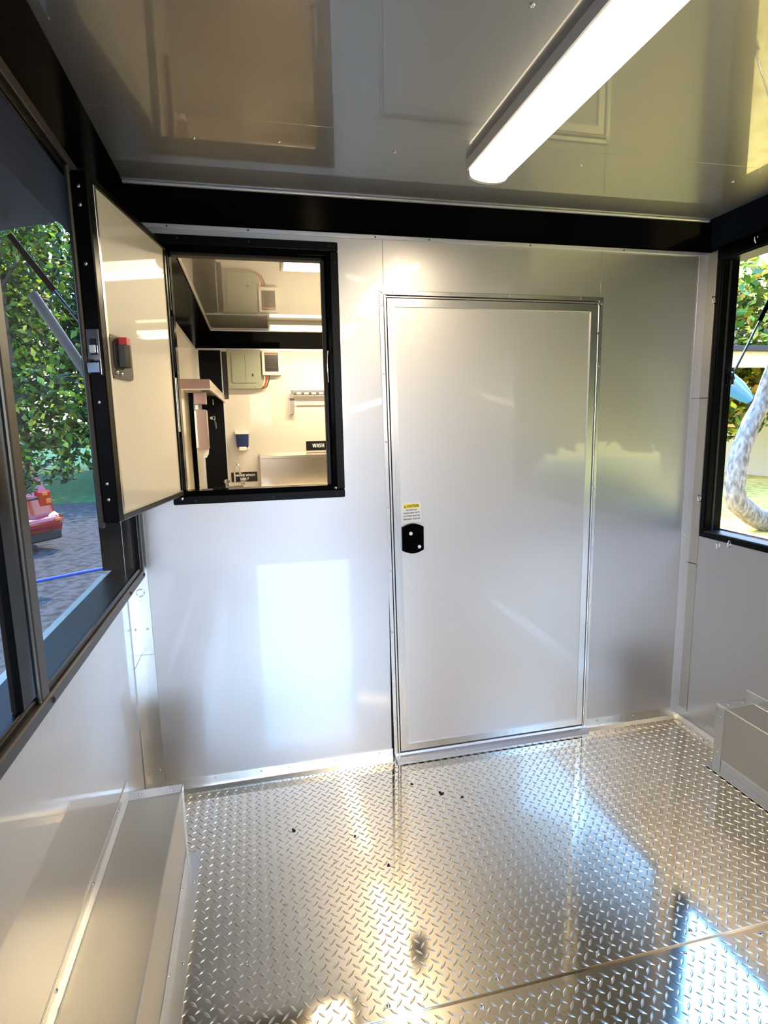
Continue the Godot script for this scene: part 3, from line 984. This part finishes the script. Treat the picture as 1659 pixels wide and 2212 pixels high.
# ------------------------------------------------------------------ kitchen fittings seen through the hatch
func make_kitchen() -> void:
	# narrow black door on the far wall at the left
	var d := setting("door_2")
	box("door_leaf", Vector3(0.022, 0.82, KZ), Vector3(0.2, 2.012, KZ + 0.015), M.black_frame, d, 0.002)
	box("edge_trim", Vector3(0.2, 0.82, KZ), Vector3(0.21, 2.0, KZ + 0.018), M.bright_trim, d, 0.002)
	box("edge_trim", Vector3(0.21, 1.6, KZ), Vector3(0.25, 2.0, KZ + 0.004), M.dark_frame, d, 0.001)
	var lk := obj("door_lock", Mb.new().lathe([Vector2(0.012, 0), Vector2(0.012, 0.01), Vector2(0, 0.012)], Vector3(0.092, 1.44, KZ + 0.015), Basis(Vector3.RIGHT, PI / 2), 12), M.chrome, d)
	box("key", Vector3(0.118, 1.37, KZ + 0.02), Vector3(0.124, 1.44, KZ + 0.023), M.chrome, lk, 0.001)
	box("key", Vector3(0.122, 1.345, KZ + 0.024), Vector3(0.132, 1.4, KZ + 0.027), M.chrome, lk, 0.001)
	obj("key_ring", ring(Vector3(0.11, 1.44, KZ + 0.026), Vector3(0, 0, 1), 0.014), M.chrome, lk)
	box("latch_hook", Vector3(0.112, 1.55, KZ + 0.015), Vector3(0.12, 1.6, KZ + 0.03), M.chrome, d, 0.002)

	# steel overshelf on the left wall
	var s := thing("wall_shelf", "stainless steel shelf along the kitchen's left wall above the towel dispenser", "shelf", Vector3(0, 1.578, KZ))
	var L := -1.3 - KZ
	box("shelf_front", Vector3(0, 0, L - 0.012), Vector3(0.217, 0.055, L), M.towel_case, s, 0.002)
	box("shelf_side", Vector3(0.205, 0, 0), Vector3(0.217, 0.055, L - 0.012), M.stainless, s, 0.002)
	box("shelf_top", Vector3(0, 0.047, 0), Vector3(0.205, 0.055, L - 0.012), M.stainless, s, 0.001)
	box("bottom_lip", Vector3(0, -0.004, L - 0.016), Vector3(0.219, 0.002, L + 0.002), M.bright_trim, s, 0.001)
	box("bottom_lip", Vector3(0.203, -0.004, 0), Vector3(0.219, 0.002, L - 0.016), M.bright_trim, s, 0.001)
	# glossy splash panel with black edging below the shelf
	var sp := thing("splash_panel", "tall glossy grey splash panel with a black edge, left side of the kitchen", "panel", Vector3(0, 0.86, -1.56))
	box("panel", Vector3(0, 0, 0.03), Vector3(0.074, 0.71, 1.2), M.hatch_panel, sp, 0.001)
	box("edge_strip", Vector3(0, 0, 0), Vector3(0.1, 0.71, 0.03), M.black_gloss, sp, 0.002)
	# paper towel dispenser hung under the shelf
	var t := thing("towel_dispenser", "brownish steel paper towel dispenser with a white sheet hanging out", "dispenser", Vector3(0.112, 1.235, -1.5))
	obj("case", Mb.new().ext(rrect(0.0, 0.0, 0.068, 0.232, 0.008), 2, 0.0, 0.09), M.towel_case, t)
	box("case_side", Vector3(0.0, 0.01, 0.09), Vector3(0.012, 0.226, 0.094), M.stainless, t, 0.001)
	box("mount", Vector3(0.0, 0.262, 0.02), Vector3(0.07, 0.335, 0.07), M.towel_case, t, 0.002)
	box("mount_post", Vector3(0.004, 0.232, 0.03), Vector3(0.02, 0.262, 0.06), M.stainless, t, 0.002)
	var pm := Mb.new()
	pm.ext(PackedVector2Array([Vector2(0.002, 0), Vector2(0.03, 0), Vector2(0.03, -0.04), Vector2(0.022, -0.052), Vector2(0.008, -0.05), Vector2(0.0, -0.03)]), 2, 0.03, 0.034)
	pm.ext(PackedVector2Array([Vector2(0.026, 0.002), Vector2(0.066, 0.006), Vector2(0.064, -0.026), Vector2(0.05, -0.05), Vector2(0.03, -0.046)]), 2, 0.05, 0.053)
	obj("paper_sheet", pm, M.paper, t)

	# electric box, meter box, wires
	var e := thing("breaker_box", "grey-green breaker box high on the far kitchen wall", "breaker box", Vector3(0.255, 1.69, KZ))
	box("box_body", Vector3(0, 0, 0), Vector3(0.278, 0.322, 0.05), M.panel_grey, e, 0.003)
	box("cover", Vector3(-0.002, -0.004, 0.05), Vector3(0.28, 0.324, 0.056), M.panel_grey, e, 0.003)
	var dr := obj("cover_door", Mb.new().ext(rrect(0.035, 0.045, 0.245, 0.285, 0.012), 2, 0.056, 0.063), M.panel_grey, e)
	box("door_seam", Vector3(0.148, 0.05, 0.063), Vector3(0.15, 0.28, 0.0636), M.hinge_dark, dr, 0.0)
	box("door_catch", Vector3(0.205, 0.1, 0.063), Vector3(0.215, 0.122, 0.07), M.hinge_dark, dr, 0.002)
	for p in [[0.05, 0.31], [0.225, 0.31], [0.05, 0.012], [0.225, 0.012]]:
		screw(e, Vector3(p[0], p[1], 0.056), Vector3.BACK, 0.006)
	var mb := thing("meter_box", "small off-white box with dark printed front right of the breaker box", "box", Vector3(0.547, 1.8, KZ))
	box("box_body", Vector3(0, 0, 0), Vector3(0.165, 0.21, 0.06), M.box_white, mb, 0.004)
	var fp := box("printed_panel", Vector3(0.024, 0.03, 0.06), Vector3(0.14, 0.19, 0.062), M.screen_print, mb, 0.001)
	box("orange_line", Vector3(0.03, 0.17, 0.062), Vector3(0.134, 0.182, 0.0625), M.copper_print, fp, 0.0)
	for k in 5:
		box("grey_line", Vector3(0.036, 0.145 - 0.02 * k, 0.062), Vector3(0.036 + [0.08, 0.06, 0.09, 0.07, 0.085][k], 0.151 - 0.02 * k, 0.0624), M.hinge_dark, fp, 0.0)
	var ws := thing("wire_bundle", "red, white and green wires looping between the breaker box and small box", "wires", Vector3(0.53, 1.7, KZ + 0.03))
	for k in 3:
		var o := k * 0.02
		obj("wire", Mb.new().tube([Vector3(0.0, -0.004 - 0.006 * k, 0.0), Vector3(0.018 + o * 0.7, 0.018 - 0.008 * k, 0.004), Vector3(0.032 + o, 0.06, 0.006), Vector3(0.034 + o * 1.1, 0.1, 0.004)], 0.0055, 7), [M.wire_white, M.wire_red, M.wire_green][k], ws)

	# chrome rail with plastic-wrapped upright
	var r := thing("wall_rail", "shiny chrome rail with a plastic-wrapped upright on the far kitchen wall", "rail", Vector3(0.79, 1.62, KZ))
	box("rail_bar", Vector3(0, 0.0, 0.03), Vector3(0.95, 0.045, 0.05), M.chrome, r, 0.004)
	for k in 14:
		box("bar_notch", Vector3(0.045 + 0.066 * k, 0.012, 0.05), Vector3(0.085 + 0.066 * k, 0.032, 0.053), M.bright_trim, r, 0.001)
	obj("rod", Mb.new().tube([Vector3(0.03, -0.055, 0.03), Vector3(0.95, -0.055, 0.03)], 0.006, 8), M.chrome, r)
	obj("upright", Mb.new().ext(rrect(-0.016, -0.165, 0.022, 0.03, 0.018), 2, 0.0, 0.035), M.chrome, r)
	obj("swivel", Mb.new().lathe([Vector2(0.02, -0.02), Vector2(0.02, 0.02), Vector2(0.012, 0.028), Vector2(0.012, 0.05), Vector2(0, 0.052)], Vector3(0.004, 0.0, 0.035)), M.chrome, r)
	box("plastic_wrap", Vector3(-0.03, -0.16, 0.04), Vector3(0.042, -0.04, 0.042), M.clear_plastic, r, 0.0)

	# soap dispenser
	var so := thing("soap_dispenser", "blue and white soap dispenser on the far kitchen wall", "dispenser", Vector3(0.345, 1.16, KZ))
	obj("body", Mb.new().ext(PackedVector2Array([Vector2(-0.05, 0.03), Vector2(-0.044, 0.018), Vector2(0.044, 0.018), Vector2(0.05, 0.03), Vector2(0.056, 0.135), Vector2(-0.056, 0.135)]), 2, 0.0, 0.085), M.soap_blue, so)
	obj("lid", Mb.new().ext(rrect(-0.058, 0.135, 0.058, 0.172, 0.01), 2, 0.0, 0.09), M.soap_white, so)
	box("push_bar", Vector3(-0.032, -0.008, 0.02), Vector3(0.032, 0.026, 0.095), M.soap_white, so, 0.005)
	box("back_plate", Vector3(-0.04, 0, 0), Vector3(0.05, 0.03, 0.02), M.soap_white, so, 0.002)

	# signs
	var w := thing("wall_sign", "black wall sign reading WASH in white above the sink", "sign", Vector3(1.08, 1.175, KZ))
	box("plate", Vector3(-0.175, -0.042, 0), Vector3(0.175, 0.042, 0.006), M.sign_black, w, 0.002)
	text("lettering", "WASH", 0.034, Vector3(-0.064, 0, 0.0065), M.print_white, w, 0.82)
	var hw := thing("wall_sign", "small black sign reading HAND WASH ONLY behind the faucet", "sign", Vector3(0.343, 0.914, KZ))
	box("plate", Vector3(-0.113, -0.043, 0), Vector3(0.113, 0.043, 0.006), M.sign_black, hw, 0.002)
	text("lettering", "HAND WASH", 0.019, Vector3(0.008, 0.015, 0.0065), M.print_white, hw, 1.1)
	text("lettering", "ONLY", 0.019, Vector3(0.0, -0.016, 0.0065), M.print_white, hw, 1.1)

	# hand sink with faucet, large sink with tall splash
	var hs := thing("hand_sink", "small steel hand sink with a rolled rim in the far kitchen corner", "sink", Vector3(0.26, 0.8, KZ + 0.02))
	box("rim", Vector3(-0.2, 0.0, 0), Vector3(0.2, 0.03, 0.1), M.stainless, hs, 0.008)
	box("rim", Vector3(-0.2, 0.0, 0.4), Vector3(0.2, 0.03, 0.44), M.stainless, hs, 0.01)
	box("rim", Vector3(-0.2, 0.0, 0.1), Vector3(-0.16, 0.03, 0.4), M.stainless, hs, 0.008)
	box("rim", Vector3(0.16, 0.0, 0.1), Vector3(0.2, 0.03, 0.4), M.stainless, hs, 0.008)
	box("bowl", Vector3(-0.17, -0.18, 0.02), Vector3(0.17, -0.16, 0.43), M.stainless, hs, 0.004)
	box("bowl_front", Vector3(-0.17, -0.16, 0.41), Vector3(0.17, 0.0, 0.43), M.stainless, hs, 0.002)
	var fa := thing("faucet", "chrome gooseneck faucet with two clear knobs at the hand sink", "faucet", Vector3(0.262, 0.83, KZ + 0.1))
	box("base", Vector3(-0.08, 0, -0.025), Vector3(0.08, 0.02, 0.025), M.chrome, fa, 0.006)
	var neck := []
	neck.append(Vector3(0, 0.01, 0))
	neck.append(Vector3(0, 0.15, 0))
	for i in 9:
		var a := PI * i / 8.0
		neck.append(Vector3(0.024 - 0.024 * cos(a), 0.17 + 0.036 * sin(a), 0.0))
	neck.append(Vector3(0.048, 0.14, 0))
	obj("spout", Mb.new().tube(neck, 0.0085, 10), M.chrome, fa)
	obj("aerator", Mb.new().tube([Vector3(0.048, 0.12, 0), Vector3(0.048, 0.145, 0)], 0.0115, 10), M.chrome, fa)
	for x in [-0.068, 0.068]:
		obj("knob", Mb.new().lathe([Vector2(0.02, 0.02), Vector2(0.014, 0.034), Vector2(0.026, 0.052), Vector2(0.026, 0.066), Vector2(0.014, 0.076), Vector2(0, 0.078)], Vector3(x, 0, 0), Basis.IDENTITY, 8), M.crystal, fa)
	var bs := thing("large_sink", "wide stainless sink with a tall bright splashback under the WASH sign", "sink", Vector3(0.484, 0.72, KZ))
	box("splashback", Vector3(0.012, 0.1, 0.012), Vector3(1.5, 0.36, 0.024), M.stainless, bs, 0.002)
	obj("splash_roll", Mb.new().ext(PackedVector2Array([Vector2(0.0, 0.34), Vector2(0.05, 0.355), Vector2(0.05, 0.375), Vector2(0.0, 0.4)]), 0, 0.0, 1.5), M.stainless, bs)
	box("side_splash", Vector3(0, 0.08, 0.0), Vector3(0.014, 0.385, 0.07), M.stainless, bs, 0.003)
	box("counter", Vector3(0, 0.08, 0.024), Vector3(1.5, 0.1, 0.12), M.stainless, bs, 0.004)
	box("counter", Vector3(0, 0.08, 0.12), Vector3(0.1, 0.1, 0.6), M.stainless, bs, 0.004)
	box("counter", Vector3(1.4, 0.08, 0.12), Vector3(1.5, 0.1, 0.6), M.stainless, bs, 0.004)
	box("counter", Vector3(0.1, 0.08, 0.54), Vector3(1.4, 0.1, 0.6), M.stainless, bs, 0.004)
	box("bowl", Vector3(0.1, -0.2, 0.12), Vector3(1.4, -0.18, 0.54), M.stainless, bs, 0.004)
	box("apron", Vector3(0.0, -0.2, 0.59), Vector3(1.5, 0.08, 0.6), M.stainless, bs, 0.004)


# ------------------------------------------------------------------ outside
func leaf_mesh() -> ArrayMesh:
	var b := Mb.new()
	var p := [Vector3(0, 0, -0.5), Vector3(0.28, 0.06, -0.05), Vector3(0, -0.03, 0.5), Vector3(-0.28, 0.06, -0.05)]
	b.flat([p[0], p[1], p[2]], Vector3.UP)
	b.flat([p[0], p[2], p[3]], Vector3.UP)
	return b.mesh()


func rnd_basis(s: float) -> Basis:
	var ax := Vector3(rng.randfn(), rng.randfn(), rng.randfn()).normalized()
	return Basis(ax, rng.randf() * TAU).scaled(Vector3.ONE * s)


var leafm: ArrayMesh

func crown(parent: Node, clumps: Array, count: int, size: float, cols: Array) -> void:   # clumps: [centre, radius]
	var where := []
	var tints := []
	for i in count:
		var cl: Array = clumps[rng.randi() % clumps.size()]
		var d := Vector3(rng.randfn(), rng.randfn(), rng.randfn()).normalized() * pow(rng.randf(), 0.45)
		var p: Vector3 = cl[0] + d * cl[1]
		where.append(Transform3D(rnd_basis(size * rng.randf_range(0.6, 1.3)), p))
		var c: Color = cols[rng.randi() % cols.size()]
		var k := rng.randf_range(0.4, 1.5)
		tints.append(Color(c.r * k, c.g * k, c.b * k).srgb_to_linear())
	copies("foliage", leafm, M.leaf, where, tints, parent)


func tree(label: String, at: Vector3, height: float, low: float, spread: float, count: int, size: float, cols: Array, group := "") -> void:
	var t := thing("tree", label, "tree", at, group)
	var bend := rng.randf_range(-0.3, 0.3)
	var top := Vector3(bend, height * 0.82, rng.randf_range(-0.3, 0.3))
	var path := [Vector3.ZERO, Vector3(bend * 0.2, height * 0.25, 0.05), Vector3(bend * 0.7, height * 0.55, 0.0), top]
	obj("trunk", Mb.new().tube(path, [0.17, 0.14, 0.1, 0.03], 9), M.bark_dark, t)
	var clumps := []
	var n := 9
	for i in n:
		var u := float(i) / (n - 1)
		var y := lerpf(low + spread * 0.3, height - spread * 0.3, u)
		var r := spread * (0.62 + 0.35 * sin(PI * u))
		var a := rng.randf() * TAU
		var c := Vector3(cos(a) * spread * 0.42, y, sin(a) * spread * 0.42)
		clumps.append([c, r * 0.62])
		obj("branch", Mb.new().tube([Vector3(bend * 0.5 * u, y * 0.8, 0), c * Vector3(0.5, 0.95, 0.5), c], [0.05, 0.03, 0.012], 6), M.bark_dark, t)
	crown(t, clumps, count, size, cols)


func make_outside() -> void:
	leafm = leaf_mesh()
	# ground in three patches
	var g := setting("ground")
	box("gravel_yard", Vector3(-40, GY - 0.3, -14), Vector3(4.0, GY, 40), M.gravel, g, 0.0)
	box("lawn", Vector3(-40, GY - 0.3, -60), Vector3(4.0, GY, -14), M.lawn, g, 0.0)
	box("dry_lawn", Vector3(4.0, GY - 0.3, -60), Vector3(60, GY, 40), M.dry_grass, g, 0.0)

	var green := [srgb(58, 92, 40), srgb(88, 126, 54), srgb(130, 158, 64), srgb(190, 190, 84), srgb(44, 70, 44)]
	var gold := [srgb(120, 140, 52), srgb(176, 176, 70), srgb(208, 186, 92), srgb(222, 178, 120), srgb(84, 116, 56)]
	var dark := [srgb(40, 66, 36), srgb(62, 96, 48), srgb(84, 118, 56), srgb(130, 148, 64)]
	var shade := [srgb(18, 30, 18), srgb(26, 44, 26), srgb(34, 52, 30)]
	# left of the trailer, seen through the tinted window
	tree("tall green tree straight behind the red car", Vector3(-5.6, GY, -15.0), 8.6, 0.9, 3.0, 6500, 0.24, green)
	tree("dense dark tree right of the red car by the hatch edge", Vector3(-3.2, GY, -19.0), 8.6, 0.9, 3.2, 6500, 0.26, dark)
	tree("yellow-green tree behind the others on the left", Vector3(-8.0, GY, -19.0), 9.4, 1.2, 3.4, 6000, 0.28, green)
	tree("thin-crowned tree at the left end of the yard", Vector3(-8.0, GY, -12.0), 8.0, 0.8, 2.6, 5200, 0.22, dark)
	tree("broad far tree at the end of the lawn, right of the yellow-green one", Vector3(-5.0, GY, -27.0), 10.0, 0.2, 4.6, 9000, 0.42, dark)
	tree("broad far tree at the end of the lawn behind the hatch edge", Vector3(-1.0, GY, -27.0), 9.6, 0.2, 4.6, 8000, 0.42, dark)
	tree("broad far tree at the end of the lawn, furthest to the left", Vector3(-12.5, GY, -26.0), 10.0, 0.2, 4.8, 8000, 0.42, dark)
	var bu := thing("branch_spray", "leafy green branch hanging low over the red car's roof", "branch", Vector3(-2.35, 0.85, -6.0))
	obj("twig", Mb.new().tube([Vector3(-1.6, 0.9, 0.2), Vector3(-0.6, 0.3, 0), Vector3(0.1, 0.02, 0), Vector3(0.45, -0.08, -0.1)], [0.03, 0.018, 0.01, 0.004], 6), M.bark_dark, bu)
	crown(bu, [[Vector3(-0.55, 0.25, 0), 0.36], [Vector3(-0.2, 0.1, 0), 0.3], [Vector3(0.1, 0.0, 0), 0.24], [Vector3(-0.15, -0.15, 0), 0.2], [Vector3(0.38, -0.02, 0), 0.15]], 620, 0.09, dark)
	make_car()
	var hp := []
	for i in 15:
		var u := i / 14.0
		hp.append(Vector3(lerpf(-4.2, 1.0, u), GY + 0.015, lerpf(-4.6, -7.6, u) + 0.1 * sin(u * 9.0)))
	tag(obj("garden_hose", Mb.new().tube(hp, 0.022, 7), M.hose_blue), "blue hose lying across the gravel left of the trailer", "hose")

	# right of the trailer
	tree("golden-leaved tree right of the trailer behind the carport", Vector3(12.8, GY, -12.5), 6.2, 1.4, 3.0, 12000, 0.32, gold)
	tree("yellow-green tree at the far right beyond the window", Vector3(17.6, GY, -8.0), 6.0, 0.9, 3.0, 8000, 0.3, gold)
	tree("darker tree peeking over the golden one on the right", Vector3(14.5, GY, -18.0), 8.0, 2.0, 3.4, 7000, 0.32, green)
	tree("small golden tree next to the trailer's right front corner", Vector3(9.4, GY, -13.0), 5.6, 1.4, 2.6, 10000, 0.32, gold)
	var k := thing("gnarled_tree", "gnarled pale grey tree trunk leaning outside the right window", "tree", Vector3(8.9, GY, -5.6))
	var tp := [Vector3(0.3, -0.05, 0), Vector3(-0.1, 0.12, 0), Vector3(-0.44, 0.27, 0), Vector3(-0.76, 0.5, 0), Vector3(-0.84, 0.74, 0), Vector3(-0.82, 1.08, 0), Vector3(-0.74, 1.45, 0), Vector3(-0.6, 1.82, 0), Vector3(-0.44, 2.1, 0), Vector3(-0.4, 2.4, 0), Vector3(-0.38, 2.75, 0.1), Vector3(-0.2, 3.4, 0.2)]
	obj("trunk", Mb.new().tube(tp, [0.2, 0.18, 0.17, 0.17, 0.16, 0.15, 0.145, 0.14, 0.13, 0.09, 0.08, 0.04], 12), M.bark, k)
	obj("limb", Mb.new().tube([Vector3(-0.5, 1.98, 0), Vector3(-0.2, 2.2, 0), Vector3(0.3, 2.42, 0.1), Vector3(1.0, 2.9, 0.2)], [0.11, 0.12, 0.1, 0.05], 10), M.bark, k)
	obj("limb", Mb.new().tube([Vector3(-0.2, 3.4, 0.2), Vector3(0.2, 4.2, 0.8), Vector3(0.8, 5.0, 2.0)], [0.06, 0.05, 0.02], 8), M.bark, k)
	crown(k, [[Vector3(0.4, 6.2, 0.5), 1.9], [Vector3(-0.6, 5.4, 2.8), 1.8], [Vector3(2.2, 5.6, 1.5), 2.0], [Vector3(1.0, 6.6, 3.6), 2.0], [Vector3(3.0, 5.8, 4.0), 1.9], [Vector3(-1.0, 6.4, 5.2), 1.8]], 9000, 0.26, green)
	crown(k, [[Vector3(-0.1, 3.6, 0.3), 0.6], [Vector3(1.0, 3.1, 0.3), 0.55], [Vector3(0.2, 2.5, 0.6), 0.3]], 700, 0.13, gold)
	# the wood that closes in beside and behind the trailer, out of view but mirrored in the walls
	var proto: Node3D = null
	var spots := [[9.0, -0.5, 0.75], [9.5, 3.5, 0.85], [10.5, 8.0, 0.95], [7.5, 13.0, 0.9], [13.5, 1.5, 1.1], [14.0, 6.5, 1.15], [12.0, 12.0, 1.1], [10.0, 17.0, 1.1], [16.5, 11.0, 1.2], [-9.5, -3.5, 0.9], [-9.0, 1.5, 1.0], [-9.5, 6.5, 1.0], [-10.0, 12.0, 1.1], [-14.0, 3.5, 1.2]]
	for q in spots:
		if proto == null:
			tree("", Vector3(q[0], GY, q[1]), 9.0, 0.0, 3.2, 13000, 0.6, shade)
			proto = get_child(get_child_count() - 1)
			tag(proto, "dense dark shade tree of the wood closing in beside the trailer, out past the windows", "tree", "shade trees of the wood beside the trailer")
		else:
			var o: Node3D = proto.duplicate()
			o.name = numbered(self, "tree")
			add_child(o, true)
			o.position = Vector3(q[0], GY, q[1])
			o.rotation.y = q[1] * 1.7
			o.scale = Vector3.ONE * q[2]
	# blue canoe on trestles
	var cn := thing("canoe", "bright blue canoe tilted nose-down behind the gnarled trunk", "canoe", Vector3(9.8, 1.87, -7.5))
	cn.rotation = Vector3(0.1, 0.15, -0.42)
	var hull := []
	var rad := []
	for i in 13:
		var u := i / 12.0
		hull.append(Vector3(lerpf(-2.6, 0.52, u), 0.02 * sin(u * PI), 0))
		rad.append(0.03 + 0.19 * pow(sin(PI * clampf(u * 0.96 + 0.02, 0, 1)), 0.5))
	obj("hull", Mb.new().tube(hull, rad, 14), M.canoe_blue, cn)
	obj("bow_cap", Mb.new().tube([Vector3(0.44, 0.01, 0), Vector3(0.55, 0, 0), Vector3(0.62, -0.02, 0)], [0.11, 0.075, 0.01], 12), M.canoe_dark, cn)
	obj("gunwale", Mb.new().tube([Vector3(-2.4, 0.2, 0.02), Vector3(-1.0, 0.235, 0.02), Vector3(0.1, 0.19, 0.02), Vector3(0.42, 0.12, 0.0)], 0.02, 6), M.body_white, cn)
	var rk := thing("canoe_rack", "pale timber rack of two posts carrying the blue canoe", "rack", Vector3(8.7, GY, -7.5))
	for q in [[-0.65, 2.98], [0.6, 2.42]]:
		box("post", Vector3(q[0] - 0.04, 0, -0.04), Vector3(q[0] + 0.04, q[1], 0.04), M.tan_board, rk, 0.006)
		box("cross_bar", Vector3(q[0] - 0.03, q[1] - 0.06, -0.35), Vector3(q[0] + 0.03, q[1], 0.35), M.tan_board, rk, 0.006)
	# carport beyond
	var cp := thing("carport", "tan carport with a dark fascia board beyond the canoe", "carport", Vector3(11.2, GY, -9.0))
	box("fascia_board", Vector3(-1.5, 3.36, 0), Vector3(6.5, 3.48, 0.08), M.fascia, cp, 0.005)
	box("ceiling_board", Vector3(-1.5, 3.0, -0.05), Vector3(6.5, 3.36, -0.01), M.tan_board, cp, 0.005)
	box("roof_sheet", Vector3(-1.5, 3.44, -2.4), Vector3(6.5, 3.47, 0.0), M.fascia, cp, 0.005)
	for x in [-1.3, 6.2]:
		box("post", Vector3(x, 0, -0.2), Vector3(x + 0.12, 3.2, -0.08), M.tan_board, cp, 0.01)
	# low house at the far right
	var ho := thing("house", "low cream house with a brown window at the far right", "house", Vector3(18.5, GY, -12.0))
	box("wall", Vector3(-2.4, 0, -4), Vector3(4, 2.3, 0), M.siding, ho, 0.01)
	obj("roof", Mb.new().ext(PackedVector2Array([Vector2(-2.8, 2.3), Vector2(4.4, 2.3), Vector2(0.8, 3.6)]), 2, -4.3, 0.3), M.fascia, ho)
	var wn := box("window", Vector3(-1.9, 0.9, 0), Vector3(-1.1, 1.8, 0.04), M.fascia, ho, 0.01)
	box("pane", Vector3(-1.82, 0.98, 0.04), Vector3(-1.18, 1.72, 0.05), M.car_dark, wn, 0.0)


func make_car() -> void:
	var c := thing("car", "red hatchback seen from behind on the gravel, left of the trailer", "car", Vector3(-3.11, GY, -7.33))
	c.rotation.y = deg_to_rad(58.0)
	c.scale = Vector3.ONE * 0.95
	# local frame: rear bumper at z = 0, nose towards -z, x to the car's right
	var side := PackedVector2Array([Vector2(0.0, 0.3), Vector2(0.04, 0.42), Vector2(0.03, 0.56), Vector2(-0.1, 0.62), Vector2(-0.14, 0.92), Vector2(-0.2, 0.98), Vector2(-0.42, 1.4), Vector2(-0.7, 1.47), Vector2(-1.9, 1.46), Vector2(-2.7, 1.0), Vector2(-3.8, 0.85), Vector2(-4.1, 0.6), Vector2(-4.1, 0.25), Vector2(-3.0, 0.2), Vector2(-0.2, 0.2)])
	var body := Mb.new().ext(side, 0, -0.76, 0.76)
	var low := PackedVector2Array([Vector2(-0.03, 0.3), Vector2(0.0, 0.42), Vector2(-0.02, 0.55), Vector2(-0.16, 0.62), Vector2(-0.2, 0.9), Vector2(-2.6, 0.95), Vector2(-3.75, 0.8), Vector2(-4.0, 0.5), Vector2(-4.0, 0.25), Vector2(-0.2, 0.22)])
	body.ext(low, 0, -0.84, 0.84)
	obj("body", body, M.car_red, c)
	obj("bumper", Mb.new().tube([Vector3(-0.84, 0.48, -0.3), Vector3(-0.8, 0.48, -0.06), Vector3(-0.66, 0.48, 0.02), Vector3(0.66, 0.48, 0.02), Vector3(0.8, 0.48, -0.06), Vector3(0.84, 0.48, -0.3)], 0.1, 10), M.car_red, c)
	box("valance", Vector3(-0.8, 0.17, -0.3), Vector3(0.8, 0.34, 0.03), M.car_dark, c, 0.03)
	box("trim_strip", Vector3(-0.6, 0.86, -0.18), Vector3(0.6, 0.9, -0.12), M.car_dark, c, 0.01)
	obj("rear_window", Mb.new().ext(PackedVector2Array([Vector2(-0.205, 1.02), Vector2(-0.4, 1.38), Vector2(-0.42, 1.36), Vector2(-0.23, 1.0)]), 0, -0.62, 0.62), M.car_dark, c)
	box("number_plate", Vector3(-0.17, 0.66, -0.13), Vector3(0.17, 0.83, -0.105), M.plate_blue, c, 0.005)
	for s in [-1.0, 1.0]:
		var tl := box("tail_lamp", Vector3(s * 0.52, 0.72, -0.24), Vector3(s * 0.79, 1.0, -0.11), M.lamp_red, c, 0.03)
		box("indicator", Vector3(s * 0.66, 0.78, -0.115), Vector3(s * 0.76, 0.86, -0.1), M.lamp_amber, tl, 0.01)
		box("indicator", Vector3(s * 0.6, 0.92, -0.115), Vector3(s * 0.7, 0.97, -0.1), M.lamp_amber, tl, 0.01)
		box("reflector", Vector3(s * 0.6, 0.5, 0.1), Vector3(s * 0.74, 0.54, 0.125), M.lamp_amber, c, 0.005)
		for z in [-0.85, -3.3]:
			obj("wheel", Mb.new().lathe([Vector2(0.14, -0.1), Vector2(0.3, -0.1), Vector2(0.31, -0.07), Vector2(0.31, 0.07), Vector2(0.3, 0.1), Vector2(0.14, 0.1)], Vector3(s * 0.76, 0.31, z), Basis(Vector3.BACK, PI / 2), 18), M.tyre, c)


# ------------------------------------------------------------------ crumbs on the floor
func make_debris() -> void:
	for p in [[0.96, 0.18, 0.006], [1.05, 0.26, 0.012], [0.5, 0.32, 0.009], [0.78, 0.55, 0.006], [1.12, 0.3, 0.006], [0.7, 0.4, 0.005]]:
		var b := Mb.new()
		b.bx(Vector3(0, 0.0015, 0), Vector3(p[2] * 1.6, 0.003, p[2] * 0.7), 0.001, Basis(Vector3.UP, rng.randf() * 3.0))
		b.bx(Vector3(p[2] * 0.5, 0.002, p[2] * 0.3), Vector3(p[2], 0.003, p[2] * 0.5), 0.001, Basis(Vector3.UP, rng.randf() * 3.0))
		var o := obj("crumb", b, M.debris)
		o.position = Vector3(p[0], 0.0005, p[1])
		tag(o, "tiny dark crumb of dry leaf on the diamond-plate floor", "crumb", "dark crumbs scattered on the floor")
